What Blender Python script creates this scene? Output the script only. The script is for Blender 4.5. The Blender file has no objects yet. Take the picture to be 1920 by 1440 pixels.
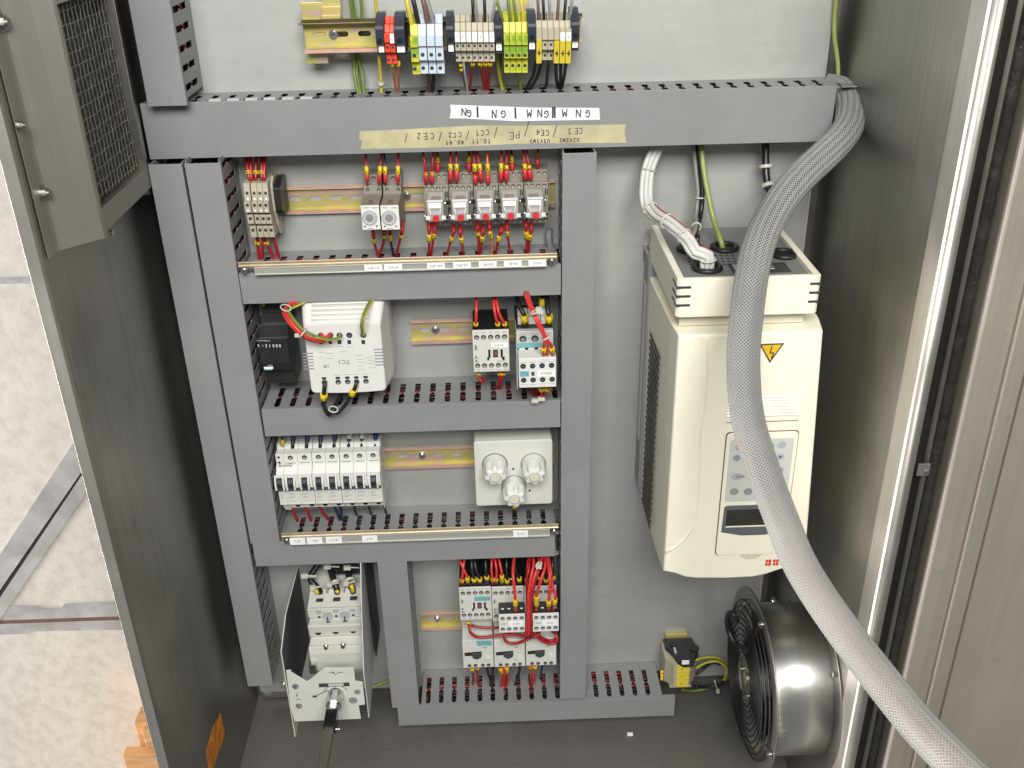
import bpy, math, random
from math import sin, cos, pi, radians, sqrt, atan2
from mathutils import Vector, Matrix
random.seed(7)
S = bpy.context.scene
COL = S.collection
# ------------------------------------------------------------------ camera
# all measures below are millimetres; x to the right, y up the mounting plate, z out of it
FPX, CAMZ = 1850.0, 1187.0
def _rot(a, b, c):
    Rx = Matrix(((1,0,0),(0,cos(a),-sin(a)),(0,sin(a),cos(a))))
    Ry = Matrix(((cos(b),0,sin(b)),(0,1,0),(-sin(b),0,cos(b))))
    Rz = Matrix(((cos(c),-sin(c),0),(sin(c),cos(c),0),(0,0,1)))
    return Rz @ Ry @ Rx
RC = _rot(0.48097, -0.018278, -0.031132)
def axis(i): return Vector((RC[i][0], -RC[i][1], -RC[i][2]))
cam = bpy.data.objects.new('camera', bpy.data.cameras.new('camera'))
COL.objects.link(cam)
ax, ay, az = axis(0), -axis(1), -axis(2)
cam.matrix_world = Matrix(((ax.x, ay.x, az.x, 0), (ax.y, ay.y, az.y, 0), (ax.z, ay.z, az.z, CAMZ*.001), (0,0,0,1)))
cam.data.sensor_width = 36.0
cam.data.lens = 36.0*FPX/1920.0
cam.data.clip_start = 0.02
cam.data.clip_end = 200.0
S.camera = cam
# ------------------------------------------------------------------ light
S.view_settings.view_transform = 'Standard'
S.view_settings.look = 'None'
S.view_settings.exposure = 0.0
W = bpy.data.worlds.new('World'); S.world = W; W.use_nodes = True
bg = W.node_tree.nodes['Background']
bg.inputs[0].default_value = (0.97, 0.99, 0.97, 1)
bg.inputs[1].default_value = 0.20
def area(name, loc, target, sx, sy, power, col):
    L = bpy.data.lights.new(name, 'AREA'); L.shape = 'RECTANGLE'; L.size = sx; L.size_y = sy
    L.energy = power; L.color = col
    o = bpy.data.objects.new(name, L); COL.objects.link(o)
    o.location = loc
    o.rotation_euler = (Vector(target)-Vector(loc)).to_track_quat('-Z', 'Y').to_euler()
    return o
# roof light of the hall, high over the head end; low unseen hall doorway off to the left
area('hall_roof_light', (0.1, 1.15, 2.3), (0.0, -0.5, 0), 1.7, 0.9, 101, (1.0, 0.985, 0.95))
area('hall_door_light', (-5.5, -2.2, 0.72), (0, -1.2, 0.45), 5.0, 1.15, 700, (1.0, 0.965, 0.93))
# ------------------------------------------------------------------ pixel -> place
CR = dict(A1=(0,0,2.88), A2=(540,0,3.368), A3=(240,140,3.692), A4=(760,140,3.692), A5=(430,290,5.334), A6=(760,290,5.333),
 A7=(460,550,5.334), A8=(750,550,5.189), B1=(480,800,5.333), B2=(760,800,5.333), B3=(440,1040,3.6), B4=(740,1030,4.114),
 B5=(1080,1180,5.538), B6=(1180,430,4.3625), B7=(1180,740,3.8925), B8=(1320,1060,3.789), C1=(1100,150,3.2), D1=(380,1240,5.053),
 Z2=(800,1230,7.385), E1=(550,0,8.0), E2=(750,20,10.283), E3=(920,20,9.0), E4=(940,550,6.857), E5=(500,1050,5.76), E6=(850,1040,7.2),
 E7=(1340,800,5.143), E8=(1360,1080,4.0), PX=(0,0,1.0))
def pix(t, x, y):
    a, b, s = CR[t]; return a+x/s, b+y/s
def _ray(px, py):
    d = Vector(((px-960)/FPX, (py-720)/FPX, 1.0))
    v = RC.transposed() @ d
    return Vector((v.x, -v.y, -v.z))
def w(t, x, y, z):
    """the point of the plane at height z (mm above the plate) that is seen at x, y of crop t"""
    d = _ray(*pix(t, x, y)); k = (z-CAMZ)/d.z
    return Vector((d.x*k, d.y*k, z))
def wx(t, x, y, X):
    d = _ray(*pix(t, x, y)); k = X/d.x
    return Vector((X, d.y*k, CAMZ+d.z*k))
def wy(t, x, y, Y):
    d = _ray(*pix(t, x, y)); k = Y/d.y
    return Vector((d.x*k, Y, CAMZ+d.z*k))
def rect(t, x0, y0, x1, y1, z):
    """X0, X1, Y0, Y1 of an upright rectangle at height z"""
    c = w(t, (x0+x1)/2, (y0+y1)/2, z)
    hx = abs(w(t, x1, (y0+y1)/2, z).x-w(t, x0, (y0+y1)/2, z).x)/2
    hy = abs(w(t, (x0+x1)/2, y1, z).y-w(t, (x0+x1)/2, y0, z).y)/2
    return c.x-hx, c.x+hx, c.y-hy, c.y+hy
# ------------------------------------------------------------------ materials
MAT = {}
def nodes(name):
    m = bpy.data.materials.new(name); m.use_nodes = True
    nt = m.node_tree; b = nt.nodes['Principled BSDF']
    MAT[name] = m
    return m, nt, b
def mat(name, col, rough=0.5, metal=0.0, var=0.12, scale=40.0, bump=0.0, stretch=None, spec=0.5, alpha=1.0, trans=0.0, rvar=0.1, bscale=None, tint=None):
    m, nt, b = nodes(name)
    N, L = nt.nodes, nt.links
    tc = N.new('ShaderNodeTexCoord')
    src = tc.outputs['Object']
    if stretch:
        mp = N.new('ShaderNodeMapping'); mp.inputs['Scale'].default_value = stretch
        L.new(src, mp.inputs[0]); src = mp.outputs[0]
    no = N.new('ShaderNodeTexNoise'); no.inputs['Scale'].default_value = scale; no.inputs['Detail'].default_value = 6
    no.inputs['Roughness'].default_value = 0.62
    L.new(src, no.inputs['Vector'])
    mx = N.new('ShaderNodeMix'); mx.data_type = 'RGBA'
    lo = [max(0, c*(1-var)) for c in col]; hi = [min(1, c*(1+var)) for c in col]
    if tint: lo = [c*t for c, t in zip(lo, tint)]
    mx.inputs[6].default_value = (*lo, 1); mx.inputs[7].default_value = (*hi, 1)
    rp = N.new('ShaderNodeMapRange'); rp.inputs[1].default_value = .3; rp.inputs[2].default_value = .7
    L.new(no.outputs[0], rp.inputs[0]); L.new(rp.outputs[0], mx.inputs[0])
    L.new(mx.outputs[2], b.inputs['Base Color'])
    rr = N.new('ShaderNodeMapRange'); rr.inputs[1].default_value = .3; rr.inputs[2].default_value = .7
    rr.inputs[3].default_value = max(0.03, rough-rvar); rr.inputs[4].default_value = min(1, rough+rvar)
    L.new(no.outputs[0], rr.inputs[0]); L.new(rr.outputs[0], b.inputs['Roughness'])
    b.inputs['Metallic'].default_value = metal
    b.inputs['Specular IOR Level'].default_value = spec
    b.inputs['Alpha'].default_value = alpha
    b.inputs['Transmission Weight'].default_value = trans
    if bump:
        n2 = N.new('ShaderNodeTexNoise'); n2.inputs['Scale'].default_value = bscale or scale*4; n2.inputs['Detail'].default_value = 3
        L.new(src, n2.inputs['Vector'])
        bp = N.new('ShaderNodeBump'); bp.inputs['Strength'].default_value = bump; bp.inputs['Distance'].default_value = 0.001
        L.new(n2.outputs[0], bp.inputs['Height']); L.new(bp.outputs[0], b.inputs['Normal'])
    return m
mat('duct_dark', (.19,.195,.19), .55, 0, .08, 12)
mat('inside', (.012,.012,.013), .8)
mat('white', (.72,.72,.69), .42, 0, .03, 30, .02)
mat('offwhite', (.64,.64,.59), .45, 0, .04, 30, .02)
mat('lightgrey', (.50,.51,.49), .45, 0, .05, 30)
mat('midgrey', (.25,.26,.27), .5, 0, .05, 30)
mat('teal', (.16,.40,.42), .45, 0, .05, 30)
mat('label', (.88,.88,.86), .5, 0, .02, 60)
mat('print', (.045,.045,.05), .6, 0, .2, 60)
mat('print_faint', (.27,.28,.29), .6, 0, .2, 60)
mat('ink', (.03,.02,.06), .6, 0, .3, 90)
mat('cream_dark', (.66,.63,.5), .5, 0, .05, 20)
mat('keypad', (.60,.615,.56), .35, 0, .03, 20)
mat('key_grey', (.30,.30,.30), .4, 0, .05, 30)
mat('key_pale', (.42,.45,.46), .4, 0, .05, 30)
mat('lcd', (.035,.035,.028), .2, 0, .2, 30)
mat('bezel', (.12,.125,.14), .4, 0, .08, 30)
mat('logo_red', (.72,.03,.02), .4, 0, .05, 30)
mat('beige', (.44,.40,.30), .48, 0, .06, 40, .03)
mat('socket', (.27,.245,.20), .5, 0, .08, 40, .03)
mat('bluegrey', (.55,.62,.70), .45, 0, .05, 40)
mat('red_block', (.72,.055,.02), .42, 0, .08, 40)
mat('yellow_block', (.62,.55,.03), .42, 0, .15, 60)
mat('black', (.018,.019,.021), .42, 0, .2, 30)
mat('blackgloss', (.012,.012,.014), .22, 0, .2, 30)
mat('navy', (.022,.028,.045), .45, 0, .15, 30)
mat('green_dark', (.030,.045,.048), .5, 0, .15, 20)
mat('wire_red', (.36,.014,.018), .38, 0, .12, 60)
mat('wire_dim', (.16,.012,.014), .5, 0, .2, 60)  # red wire darkened for the shade inside the ducts
mat('zinc_dark', (.16,.12,.05), .4, .8, .2, 30)  # darker copy of zinc, shade of the top rail put into the colour
mat('wire_bright', (.62,.035,.03), .38, 0, .12, 60)
mat('sleeve_red', (.62,.03,.035), .40, 0, .10, 60)
mat('wire_orange', (.68,.17,.05), .38, 0, .1, 60)
mat('wire_black', (.016,.016,.018), .36, 0, .2, 60)
mat('wire_blue', (.012,.015,.06), .38, 0, .2, 60)
mat('sleeve_blue', (.02,.05,.22), .38, 0, .2, 60)
mat('wire_brown', (.16,.085,.075), .4, 0, .12, 60)
mat('wire_grey', (.24,.24,.23), .4, 0, .1, 60)
mat('wire_white', (.62,.62,.60), .4, 0, .05, 60)
mat('wire_green', (.14,.21,.035), .4, 0, .12, 60)
mat('wire_yellow', (.60,.50,.06), .4, 0, .1, 60)
mat('wire_lime', (.30,.36,.10), .4, 0, .1, 60)
mat('tie', (.58,.57,.50), .4, 0, .05, 60)
mat('tape_white', (.80,.80,.78), .6, 0, .03, 30, .1)
mat('tape_yellow', (.50,.455,.275), .55, 0, .22, 28, .2)
mat('brass', (.60,.50,.36), .42, .7, .12, 30)
mat('alu', (.60,.60,.54), .42, .6, .05, 30, 0, (.2,3,1))
mat('screw', (.62,.63,.62), .26, 1.0, .08, 60)
mat('copper_pad', (.72,.50,.34), .4, .4, .08, 40)
mat('glass_clear', (.9,.9,.88), .05, 0, 0, 30, alpha=.30)
mat('smoke_clear', (.5,.47,.42), .08, 0, 0, 30, alpha=.45)
mat('sticker', (.70,.22,.015), .5, 0, .45, 60, .1)
mat('warn', (.80,.50,.02), .4, 0, .05, 30)
mat('cover_yellow', (.74,.60,.05), .4, 0, .05, 30)
mat('gasket', (.022,.021,.019), .22, 0, .4, 70, .9, bscale=260, rvar=.15)
mat('mesh_back', (.055,.052,.047), .8, 0, .3, 60)
mat('mesh_wire', (.36,.35,.32), .40, 1.0, .1, 60)
mat('braid', (.345,.345,.335), .40, 0, .10, 14, alpha=.80)
mat('wood', (.62,.34,.15), .6, 0, .22, 10, .3, (1,12,12))
mat('strip', (.46,.445,.44), .42, .35, .22, 14, .12)
mat('rubber', (.014,.014,.014), .45, 0, .2, 40)
def sheet(name, col, rough, metal, streak=.10, cloud=.08, spangle=0.0, ax=(70,1.4,70), rv=.10, grime=.80):
    m, nt, b = nodes(name); N, L = nt.nodes, nt.links
    tc = N.new('ShaderNodeTexCoord')
    def noise(sc, mp=None, det=5, r=.6):
        n = N.new('ShaderNodeTexNoise'); n.inputs['Scale'].default_value = sc; n.inputs['Detail'].default_value = det; n.inputs['Roughness'].default_value = r
        if mp:
            q = N.new('ShaderNodeMapping'); q.inputs['Scale'].default_value = mp; L.new(tc.outputs['Object'], q.inputs[0]); L.new(q.outputs[0], n.inputs['Vector'])
        else: L.new(tc.outputs['Object'], n.inputs['Vector'])
        return n.outputs[0]
    def rng(src, a, c):
        q = N.new('ShaderNodeMapRange'); q.inputs[1].default_value = .3; q.inputs[2].default_value = .7; q.inputs[3].default_value = a; q.inputs[4].default_value = c
        L.new(src, q.inputs[0]); return q.outputs[0]
    def mul(x, y):
        q = N.new('ShaderNodeMath'); q.operation = 'MULTIPLY'; L.new(x, q.inputs[0]); L.new(y, q.inputs[1]); return q.outputs[0]
    fine = noise(3.0, ax); cl = noise(5.0, None, 7, .65); f = mul(rng(fine, 1-streak, 1+streak*.5), rng(cl, 1-cloud, 1+cloud*.5))
    if spangle:
        v = N.new('ShaderNodeTexVoronoi'); v.inputs['Scale'].default_value = 75; L.new(tc.outputs['Object'], v.inputs['Vector'])
        sp = N.new('ShaderNodeSeparateColor'); L.new(v.outputs['Color'], sp.inputs[0])
        q = N.new('ShaderNodeMapRange'); q.inputs[3].default_value = 1-spangle; q.inputs[4].default_value = 1+spangle*.6; L.new(sp.outputs[0], q.inputs[0]); f = mul(f, q.outputs[0])
    # sparse scratches and grime spots
    g = N.new('ShaderNodeMapRange'); g.inputs[1].default_value = .66; g.inputs[2].default_value = .74; g.inputs[3].default_value = 1; g.inputs[4].default_value = grime
    L.new(noise(38, None, 4, .7), g.inputs[0]); f = mul(f, g.outputs[0])
    h = N.new('ShaderNodeVectorMath'); h.operation = 'SCALE'; h.inputs[0].default_value = col; L.new(f, h.inputs['Scale']); L.new(h.outputs[0], b.inputs['Base Color'])
    b.inputs['Metallic'].default_value = metal
    L.new(rng(cl, rough-rv*.5, rough+rv), b.inputs['Roughness'])
    bp = N.new('ShaderNodeBump'); bp.inputs['Strength'].default_value = .12; bp.inputs['Distance'].default_value = .0006
    L.new(fine, bp.inputs['Height']); L.new(bp.outputs[0], b.inputs['Normal'])
sheet('steel', (.40,.385,.355), .40, 1.0, .14, .12)
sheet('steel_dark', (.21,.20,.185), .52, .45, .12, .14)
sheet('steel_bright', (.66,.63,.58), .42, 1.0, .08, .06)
sheet('channel', (.40,.38,.35), .44, .8, .06, .06)
sheet('door_steel', (.43,.39,.33), .50, .55, .07, .05)
sheet('galvanised', (.465,.482,.46), .50, .4, .05, .045, .025, (3,24,3), grime=.93)
sheet('duct', (.258,.265,.262), .50, 0, .03, .09, 0, (14,9,14), grime=.84)
sheet('cream', (.92,.885,.715), .40, 0, .02, .03, 0, (9,9,9))
sheet('drum', (.80,.80,.78), .38, 1.0, .10, .06, 0, (60,1,1))
b = MAT['drum'].node_tree.nodes['Principled BSDF']; b.inputs['Anisotropic'].default_value = .8; b.inputs['Anisotropic Rotation'].default_value = .25
tg = MAT['drum'].node_tree.nodes.new('ShaderNodeTangent'); tg.direction_type = 'RADIAL'; tg.axis = 'X'
MAT['drum'].node_tree.links.new(tg.outputs[0], b.inputs['Tangent'])
sheet('rim_steel', (.62,.595,.55), .42, 1.0, .05, .04)  # paler copy of steel, the rim's bright reflection put into the colour
mat('hole', (.030,.031,.034), .5, 0, .1, 30)  # flat discs of it draw the dark of shaded screw wells
mat('toggle', (.045,.046,.052), .35, 0, .1, 30)
mat('bolt', (.42,.41,.38), .38, 1.0, .15, 60)
mat('zinc_pink', (.80,.50,.44), .40, .55, .08, 30)
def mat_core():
    # dark to pale with height: light above the rim painted in; pinkish cable tint
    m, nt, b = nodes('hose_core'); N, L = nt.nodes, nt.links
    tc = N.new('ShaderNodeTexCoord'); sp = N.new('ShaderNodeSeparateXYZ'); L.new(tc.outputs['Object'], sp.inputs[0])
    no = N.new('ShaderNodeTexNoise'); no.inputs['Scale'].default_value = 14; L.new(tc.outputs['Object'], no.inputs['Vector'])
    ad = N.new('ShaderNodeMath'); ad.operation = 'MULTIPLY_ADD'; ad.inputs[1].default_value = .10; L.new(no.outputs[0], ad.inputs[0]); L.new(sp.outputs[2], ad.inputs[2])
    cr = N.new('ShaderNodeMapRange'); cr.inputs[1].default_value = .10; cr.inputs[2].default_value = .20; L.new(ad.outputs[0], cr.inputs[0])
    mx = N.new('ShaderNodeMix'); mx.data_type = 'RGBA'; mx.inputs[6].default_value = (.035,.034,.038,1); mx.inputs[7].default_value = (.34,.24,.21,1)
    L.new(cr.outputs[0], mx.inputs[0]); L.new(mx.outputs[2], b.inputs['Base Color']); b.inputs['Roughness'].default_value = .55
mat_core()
def mat_marker():
    m, nt, b = nodes('marker'); N, L = nt.nodes, nt.links
    tc = N.new('ShaderNodeTexCoord'); no = N.new('ShaderNodeTexNoise'); no.inputs['Scale'].default_value = 430; no.inputs['Detail'].default_value = 1
    L.new(tc.outputs['Object'], no.inputs['Vector'])
    cr = N.new('ShaderNodeValToRGB'); cr.color_ramp.elements[0].position = .36; cr.color_ramp.elements[0].color = (.03,.025,.01,1)
    cr.color_ramp.elements[1].position = .42; cr.color_ramp.elements[1].color = (.78,.55,.02,1)
    L.new(no.outputs[0], cr.inputs[0]); L.new(cr.outputs[0], b.inputs['Base Color']); b.inputs['Roughness'].default_value = .45
mat_marker()
def mat_zinc():
    m, nt, b = nodes('zinc'); N, L = nt.nodes, nt.links
    tc = N.new('ShaderNodeTexCoord'); mp = N.new('ShaderNodeMapping'); mp.inputs['Scale'].default_value = (9, 42, 42)
    L.new(tc.outputs['Object'], mp.inputs[0])
    no = N.new('ShaderNodeTexNoise'); no.inputs['Scale'].default_value = 1.6; no.inputs['Detail'].default_value = 2
    L.new(mp.outputs[0], no.inputs['Vector'])
    cr = N.new('ShaderNodeValToRGB'); e = cr.color_ramp.elements
    e[0].position = .25; e[0].color = (.62,.38,.34,1); e[1].position = .8; e[1].color = (.34,.42,.14,1)
    for p, c in ((.42,(.64,.52,.20,1)), (.50,(.50,.50,.15,1)), (.60,(.58,.38,.36,1)), (.68,(.54,.52,.14,1))):
        x = e.new(p); x.color = c
    L.new(no.outputs[0], cr.inputs[0]); L.new(cr.outputs[0], b.inputs['Base Color'])
    b.inputs['Metallic'].default_value = .5; b.inputs['Roughness'].default_value = .45
mat_zinc()
def mat_yg():
    m, nt, b = nodes('yellowgreen'); N, L = nt.nodes, nt.links
    tc = N.new('ShaderNodeTexCoord'); no = N.new('ShaderNodeTexNoise'); no.inputs['Scale'].default_value = 75; no.inputs['Detail'].default_value = 2
    L.new(tc.outputs['Object'], no.inputs['Vector'])
    cr = N.new('ShaderNodeValToRGB'); e = cr.color_ramp.elements
    e[0].position = .36; e[0].color = (.20,.36,.03,1); e[1].position = .50; e[1].color = (.62,.58,.03,1)
    L.new(no.outputs[0], cr.inputs[0]); L.new(cr.outputs[0], b.inputs['Base Color']); b.inputs['Roughness'].default_value = .42
mat_yg()
def mat_concrete():
    m, nt, b = nodes('concrete'); N, L = nt.nodes, nt.links
    tc = N.new('ShaderNodeTexCoord')
    a = N.new('ShaderNodeTexNoise'); a.inputs['Scale'].default_value = 4.5; a.inputs['Detail'].default_value = 9; a.inputs['Roughness'].default_value = .68
    c = N.new('ShaderNodeTexNoise'); c.inputs['Scale'].default_value = 46; c.inputs['Detail'].default_value = 5
    mu = N.new('ShaderNodeTexMusgrave') if hasattr(bpy.types, 'ShaderNodeTexMusgrave') else None
    L.new(tc.outputs['Object'], a.inputs['Vector']); L.new(tc.outputs['Object'], c.inputs['Vector'])
    cr = N.new('ShaderNodeValToRGB'); e = cr.color_ramp.elements
    e[0].position = .33; e[0].color = (.52,.497,.445,1); e[1].position = .66; e[1].color = (.585,.565,.51,1)
    x = e.new(.5); x.color = (.56,.535,.48,1)
    L.new(a.outputs[0], cr.inputs[0])
    mx = N.new('ShaderNodeMix'); mx.data_type = 'RGBA'; mx.blend_type = 'MULTIPLY'; mx.inputs[0].default_value = .55
    c2 = N.new('ShaderNodeValToRGB'); c2.color_ramp.elements[0].position = .35; c2.color_ramp.elements[0].color = (.80,.785,.76,1); c2.color_ramp.elements[1].position = .55
    L.new(c.outputs[0], c2.inputs[0]); L.new(cr.outputs[0], mx.inputs[6]); L.new(c2.outputs[0], mx.inputs[7])
    L.new(mx.outputs[2], b.inputs['Base Color']); b.inputs['Roughness'].default_value = .75
    bp = N.new('ShaderNodeBump'); bp.inputs['Strength'].default_value = .35; bp.inputs['Distance'].default_value = .003
    L.new(c.outputs[0], bp.inputs['Height']); L.new(bp.outputs[0], b.inputs['Normal'])
mat_concrete()
# ------------------------------------------------------------------ mesh builder (mm)
class MB:
    def __init__(s): s.v = []; s.f = []; s.m = []; s.sm = []
    def add(s, vs, fs, mi=0, smooth=False):
        o = len(s.v); s.v += [Vector(p) for p in vs]
        for f in fs: s.f.append([i+o for i in f]); s.m.append(mi); s.sm.append(smooth)
        return s
    def box(s, x0, x1, y0, y1, z0, z1, mi=0):
        if x0 > x1: x0, x1 = x1, x0
        if y0 > y1: y0, y1 = y1, y0
        if z0 > z1: z0, z1 = z1, z0
        return s.add([(x0,y0,z0),(x1,y0,z0),(x1,y1,z0),(x0,y1,z0),(x0,y0,z1),(x1,y0,z1),(x1,y1,z1),(x0,y1,z1)],
            [(0,3,2,1),(4,5,6,7),(0,1,5,4),(1,2,6,5),(2,3,7,6),(3,0,4,7)], mi)
    def prism(s, poly, ax, a0, a1, mi=0, smooth=False):
        """poly of (u,v); ax 'x': u=y v=z; 'y': u=x v=z; 'z': u=x v=y"""
        n = len(poly)
        A = sum(poly[i][0]*poly[(i+1)%n][1]-poly[(i+1)%n][0]*poly[i][1] for i in range(n))
        if A < 0: poly = poly[::-1]
        if a0 > a1: a0, a1 = a1, a0
        f = {'x': lambda u,v,a:(a,u,v), 'y': lambda u,v,a:(u,-a,v), 'z': lambda u,v,a:(u,v,a)}[ax]
        if ax == 'y': a0, a1 = -a1, -a0
        vs = [f(u,v,a0) for u,v in poly]+[f(u,v,a1) for u,v in poly]
        fs = [tuple(range(n-1,-1,-1)), tuple(range(n,2*n))]
        for i in range(n):
            j = (i+1)%n; fs.append((i,j,n+j,n+i))
        return s.add(vs, fs, mi, smooth)
    def cyl(s, c, d, r, h, n=16, mi=0, r2=None, cap=True, smooth=True):
        c = Vector(c); d = Vector(d).normalized(); r2 = r if r2 is None else r2
        u = d.orthogonal().normalized(); v = d.cross(u)
        vs = []
        for k, (rr, t) in enumerate(((r,0),(r2,h))):
            for i in range(n):
                a = 2*pi*i/n; vs.append(c+d*t+u*(rr*cos(a))+v*(rr*sin(a)))
        s.add(vs, [(i,(i+1)%n,n+(i+1)%n,n+i) for i in range(n)], mi, smooth)
        if cap: s.add(vs, [tuple(range(n-1,-1,-1)), tuple(range(n,2*n))], mi)
        return s
    def tube(s, pts, r, n=8, mi=0, stripe=None, cap=True, rf=None):
        pts = [Vector(p) for p in pts]; N = len(pts)
        T = [(pts[min(i+1,N-1)]-pts[max(i-1,0)]).normalized() for i in range(N)]
        u = T[0].orthogonal().normalized(); vs = []
        for i in range(N):
            u = (u-T[i]*u.dot(T[i])).normalized(); v = T[i].cross(u)
            rr = r if rf is None else r*rf(i/(N-1))
            for k in range(n):
                a = 2*pi*k/n; vs.append(pts[i]+u*(rr*cos(a))+v*(rr*sin(a)))
        o = len(s.v); s.v += vs
        for i in range(N-1):
            for k in range(n):
                s.f.append([o+i*n+k, o+i*n+(k+1)%n, o+(i+1)*n+(k+1)%n, o+(i+1)*n+k])
                s.m.append(stripe[1] if stripe and ((k+int(i*stripe[2]))%n) in stripe[0] else mi); s.sm.append(True)
        if cap:
            s.f.append([o+k for k in range(n-1,-1,-1)]); s.m.append(mi); s.sm.append(False)
            s.f.append([o+(N-1)*n+k for k in range(n)]); s.m.append(mi); s.sm.append(False)
        return s
    def ring(s, c, d, R, r, n=32, k=6, mi=0):
        c = Vector(c); d = Vector(d).normalized(); u = d.orthogonal().normalized(); v = d.cross(u)
        vs = []
        for i in range(n):
            a = 2*pi*i/n; e = u*cos(a)+v*sin(a)
            for j in range(k):
                b = 2*pi*j/k; vs.append(c+e*(R+r*cos(b))+d*(r*sin(b)))
        return s.add(vs, [(i*k+j, ((i+1)%n)*k+j, ((i+1)%n)*k+(j+1)%k, i*k+(j+1)%k) for i in range(n) for j in range(k)], mi, True)
    def out(s, name, mats, parent=None, bevel=0, segs=2, solid=0, label=None):
        if isinstance(mats, str): mats = [mats]
        lo = Vector([min(p[i] for p in s.v) for i in range(3)]); hi = Vector([max(p[i] for p in s.v) for i in range(3)])
        c = (lo+hi)/2
        if parent is None: c.z = lo.z
        me = bpy.data.meshes.new(name)
        me.from_pydata([tuple((p-c)*.001) for p in s.v], [], s.f)
        for m in mats: me.materials.append(MAT[m])
        me.polygons.foreach_set('material_index', s.m); me.polygons.foreach_set('use_smooth', s.sm)
        me.update()
        o = bpy.data.objects.new(name, me); COL.objects.link(o)
        base = Vector((0,0,0))
        if parent is not None: o.parent = parent; base = Vector(parent['_at'])
        o.location = (c-base)*.001
        o['_at'] = tuple(c)
        if bevel:
            b = o.modifiers.new('bevel', 'BEVEL'); b.width = bevel*.001; b.segments = segs; b.limit_method = 'ANGLE'; b.angle_limit = radians(40)
            b.harden_normals = False
        if solid:
            b = o.modifiers.new('solid', 'SOLIDIFY'); b.thickness = solid*.001; b.offset = 0
        if label: o['label'] = label
        return o
def thing(name, label, cat, at, group=None):
    o = bpy.data.objects.new(name, None); COL.objects.link(o); o.empty_display_size = .02
    o.location = Vector(at)*.001; o['_at'] = tuple(at); o['label'] = label; o['category'] = cat
    if group: o['group'] = group
    return o
def tag(o, label, cat, group=None, kind=None):
    o['label'] = label
    if cat: o['category'] = cat
    if group: o['group'] = group
    if kind: o['kind'] = kind
    return o
def B(): return MB()
def bx(name, m, parent, x0, x1, y0, y1, z0, z1, bevel=0, **k): return B().box(x0,x1,y0,y1,z0,z1).out(name, m, parent, bevel, **k)
def plate(name, m, parent, t, x0, y0, x1, y1, z, h=.6, bevel=0, **k):
    """a block h thick whose face at z+h covers the crop rectangle"""
    X0,X1,Y0,Y1 = rect(t,x0,y0,x1,y1,z+h); return bx(name, m, parent, X0,X1,Y0,Y1, z, z+h, bevel, **k)
def smooth_path(P, step=4.0):
    P = [Vector(p) for p in P]
    if len(P) == 2: P = [P[0], (P[0]+P[1])/2, P[1]]
    Q = [P[0]*2-P[1]]+P+[P[-1]*2-P[-2]]; out = []
    for i in range(1, len(Q)-2):
        a,b,c,d = Q[i-1:i+3]; n = max(2, int((c-b).length/step))
        for k in range(n):
            t = k/n; out.append(.5*((2*b)+(c-a)*t+(2*a-5*b+4*c-d)*t*t+(3*b-a-3*c+d)*t**3))
    out.append(P[-1]); return out
WIRES = 0
def wire(t, pts, r, col, label, mk=(), sl=(), cat='wire', name='wire', group=None, ties=(), sleeve='sleeve_red', mat2=None, n=8, slr=1.55):
    """pts: (x, y, z) in crop t. mk / sl: y-ranges of yellow markers / thick sleeves, in crop y"""
    P3 = [w(t, *p) for p in pts]
    path = smooth_path(P3)
    mats = [col]+([mat2] if mat2 else [])
    o = B().tube(path, r, n, stripe=((0,1,2),1,.05) if mat2 else None).out(name, mats)
    tag(o, label, cat, group)
    def yof(p):
        c = RC @ Vector((p.x, -p.y, CAMZ-p.z)); return (720+FPX*c.y/c.z-CR[t][1])*CR[t][2]
    ys = [yof(p) for p in path]
    def sub(a, b):
        q = [path[i] for i in range(len(path)) if a <= ys[i] <= b]
        run = []
        for i in range(len(path)):
            if a <= ys[i] <= b: run.append(path[i])
            elif run: break
        if len(run) >= 3: return run
        i = min(range(len(path)), key=lambda i: abs(ys[i]-(a+b)/2)); i = min(max(i,1),len(path)-2)
        d = (path[i+1]-path[i-1]).normalized(); L = max(1.5, abs(b-a)/CR[t][2]/1.45/2)
        return [path[i]-d*L, path[i], path[i]+d*L]
    for a, b in mk: B().tube(sub(a,b), r*1.75, n).out('marker', 'marker', o)
    for a, b in sl: B().tube(sub(a,b), r*slr, n).out('sleeve', sleeve, o)
    for a, b in ties: B().tube(sub(a,b), r*1.9, n).out('cable_tie', 'tie', o)
    return o
# ------------------------------------------------------------------ lettering
_TXT = {}
def text(s, c, h, m='print', parent=None, rot=180, sx=1.0, name='lettering', tilt=None, th=.08):
    """printed words, centre c (mm), capital height h; rot 180 as everything here is upside down"""
    if s not in _TXT:
        cu = bpy.data.curves.new('lettering', 'FONT'); cu.body = s; cu.align_x = 'CENTER'; cu.align_y = 'CENTER'; cu.size = 1; cu.resolution_u = 2; cu.extrude = 0
        ob = bpy.data.objects.new('lettering', cu); me = bpy.data.meshes.new_from_object(ob)
        bpy.data.objects.remove(ob); _TXT[s] = me
    me = _TXT[s].copy(); me.materials.clear(); me.materials.append(MAT[m])
    R = Matrix.Rotation(radians(rot), 4, 'Z')
    if tilt is not None: R = tilt @ R
    me.transform(R @ Matrix.Diagonal((h*1.4*sx*.001, h*1.4*.001, .001, 1)))
    o = bpy.data.objects.new(name, me); COL.objects.link(o)
    base = Vector((0,0,0))
    if parent is not None: o.parent = parent; base = Vector(parent['_at'])
    o.location = (Vector(c)-base)*.001; o['_at'] = tuple(c)
    return o
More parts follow.
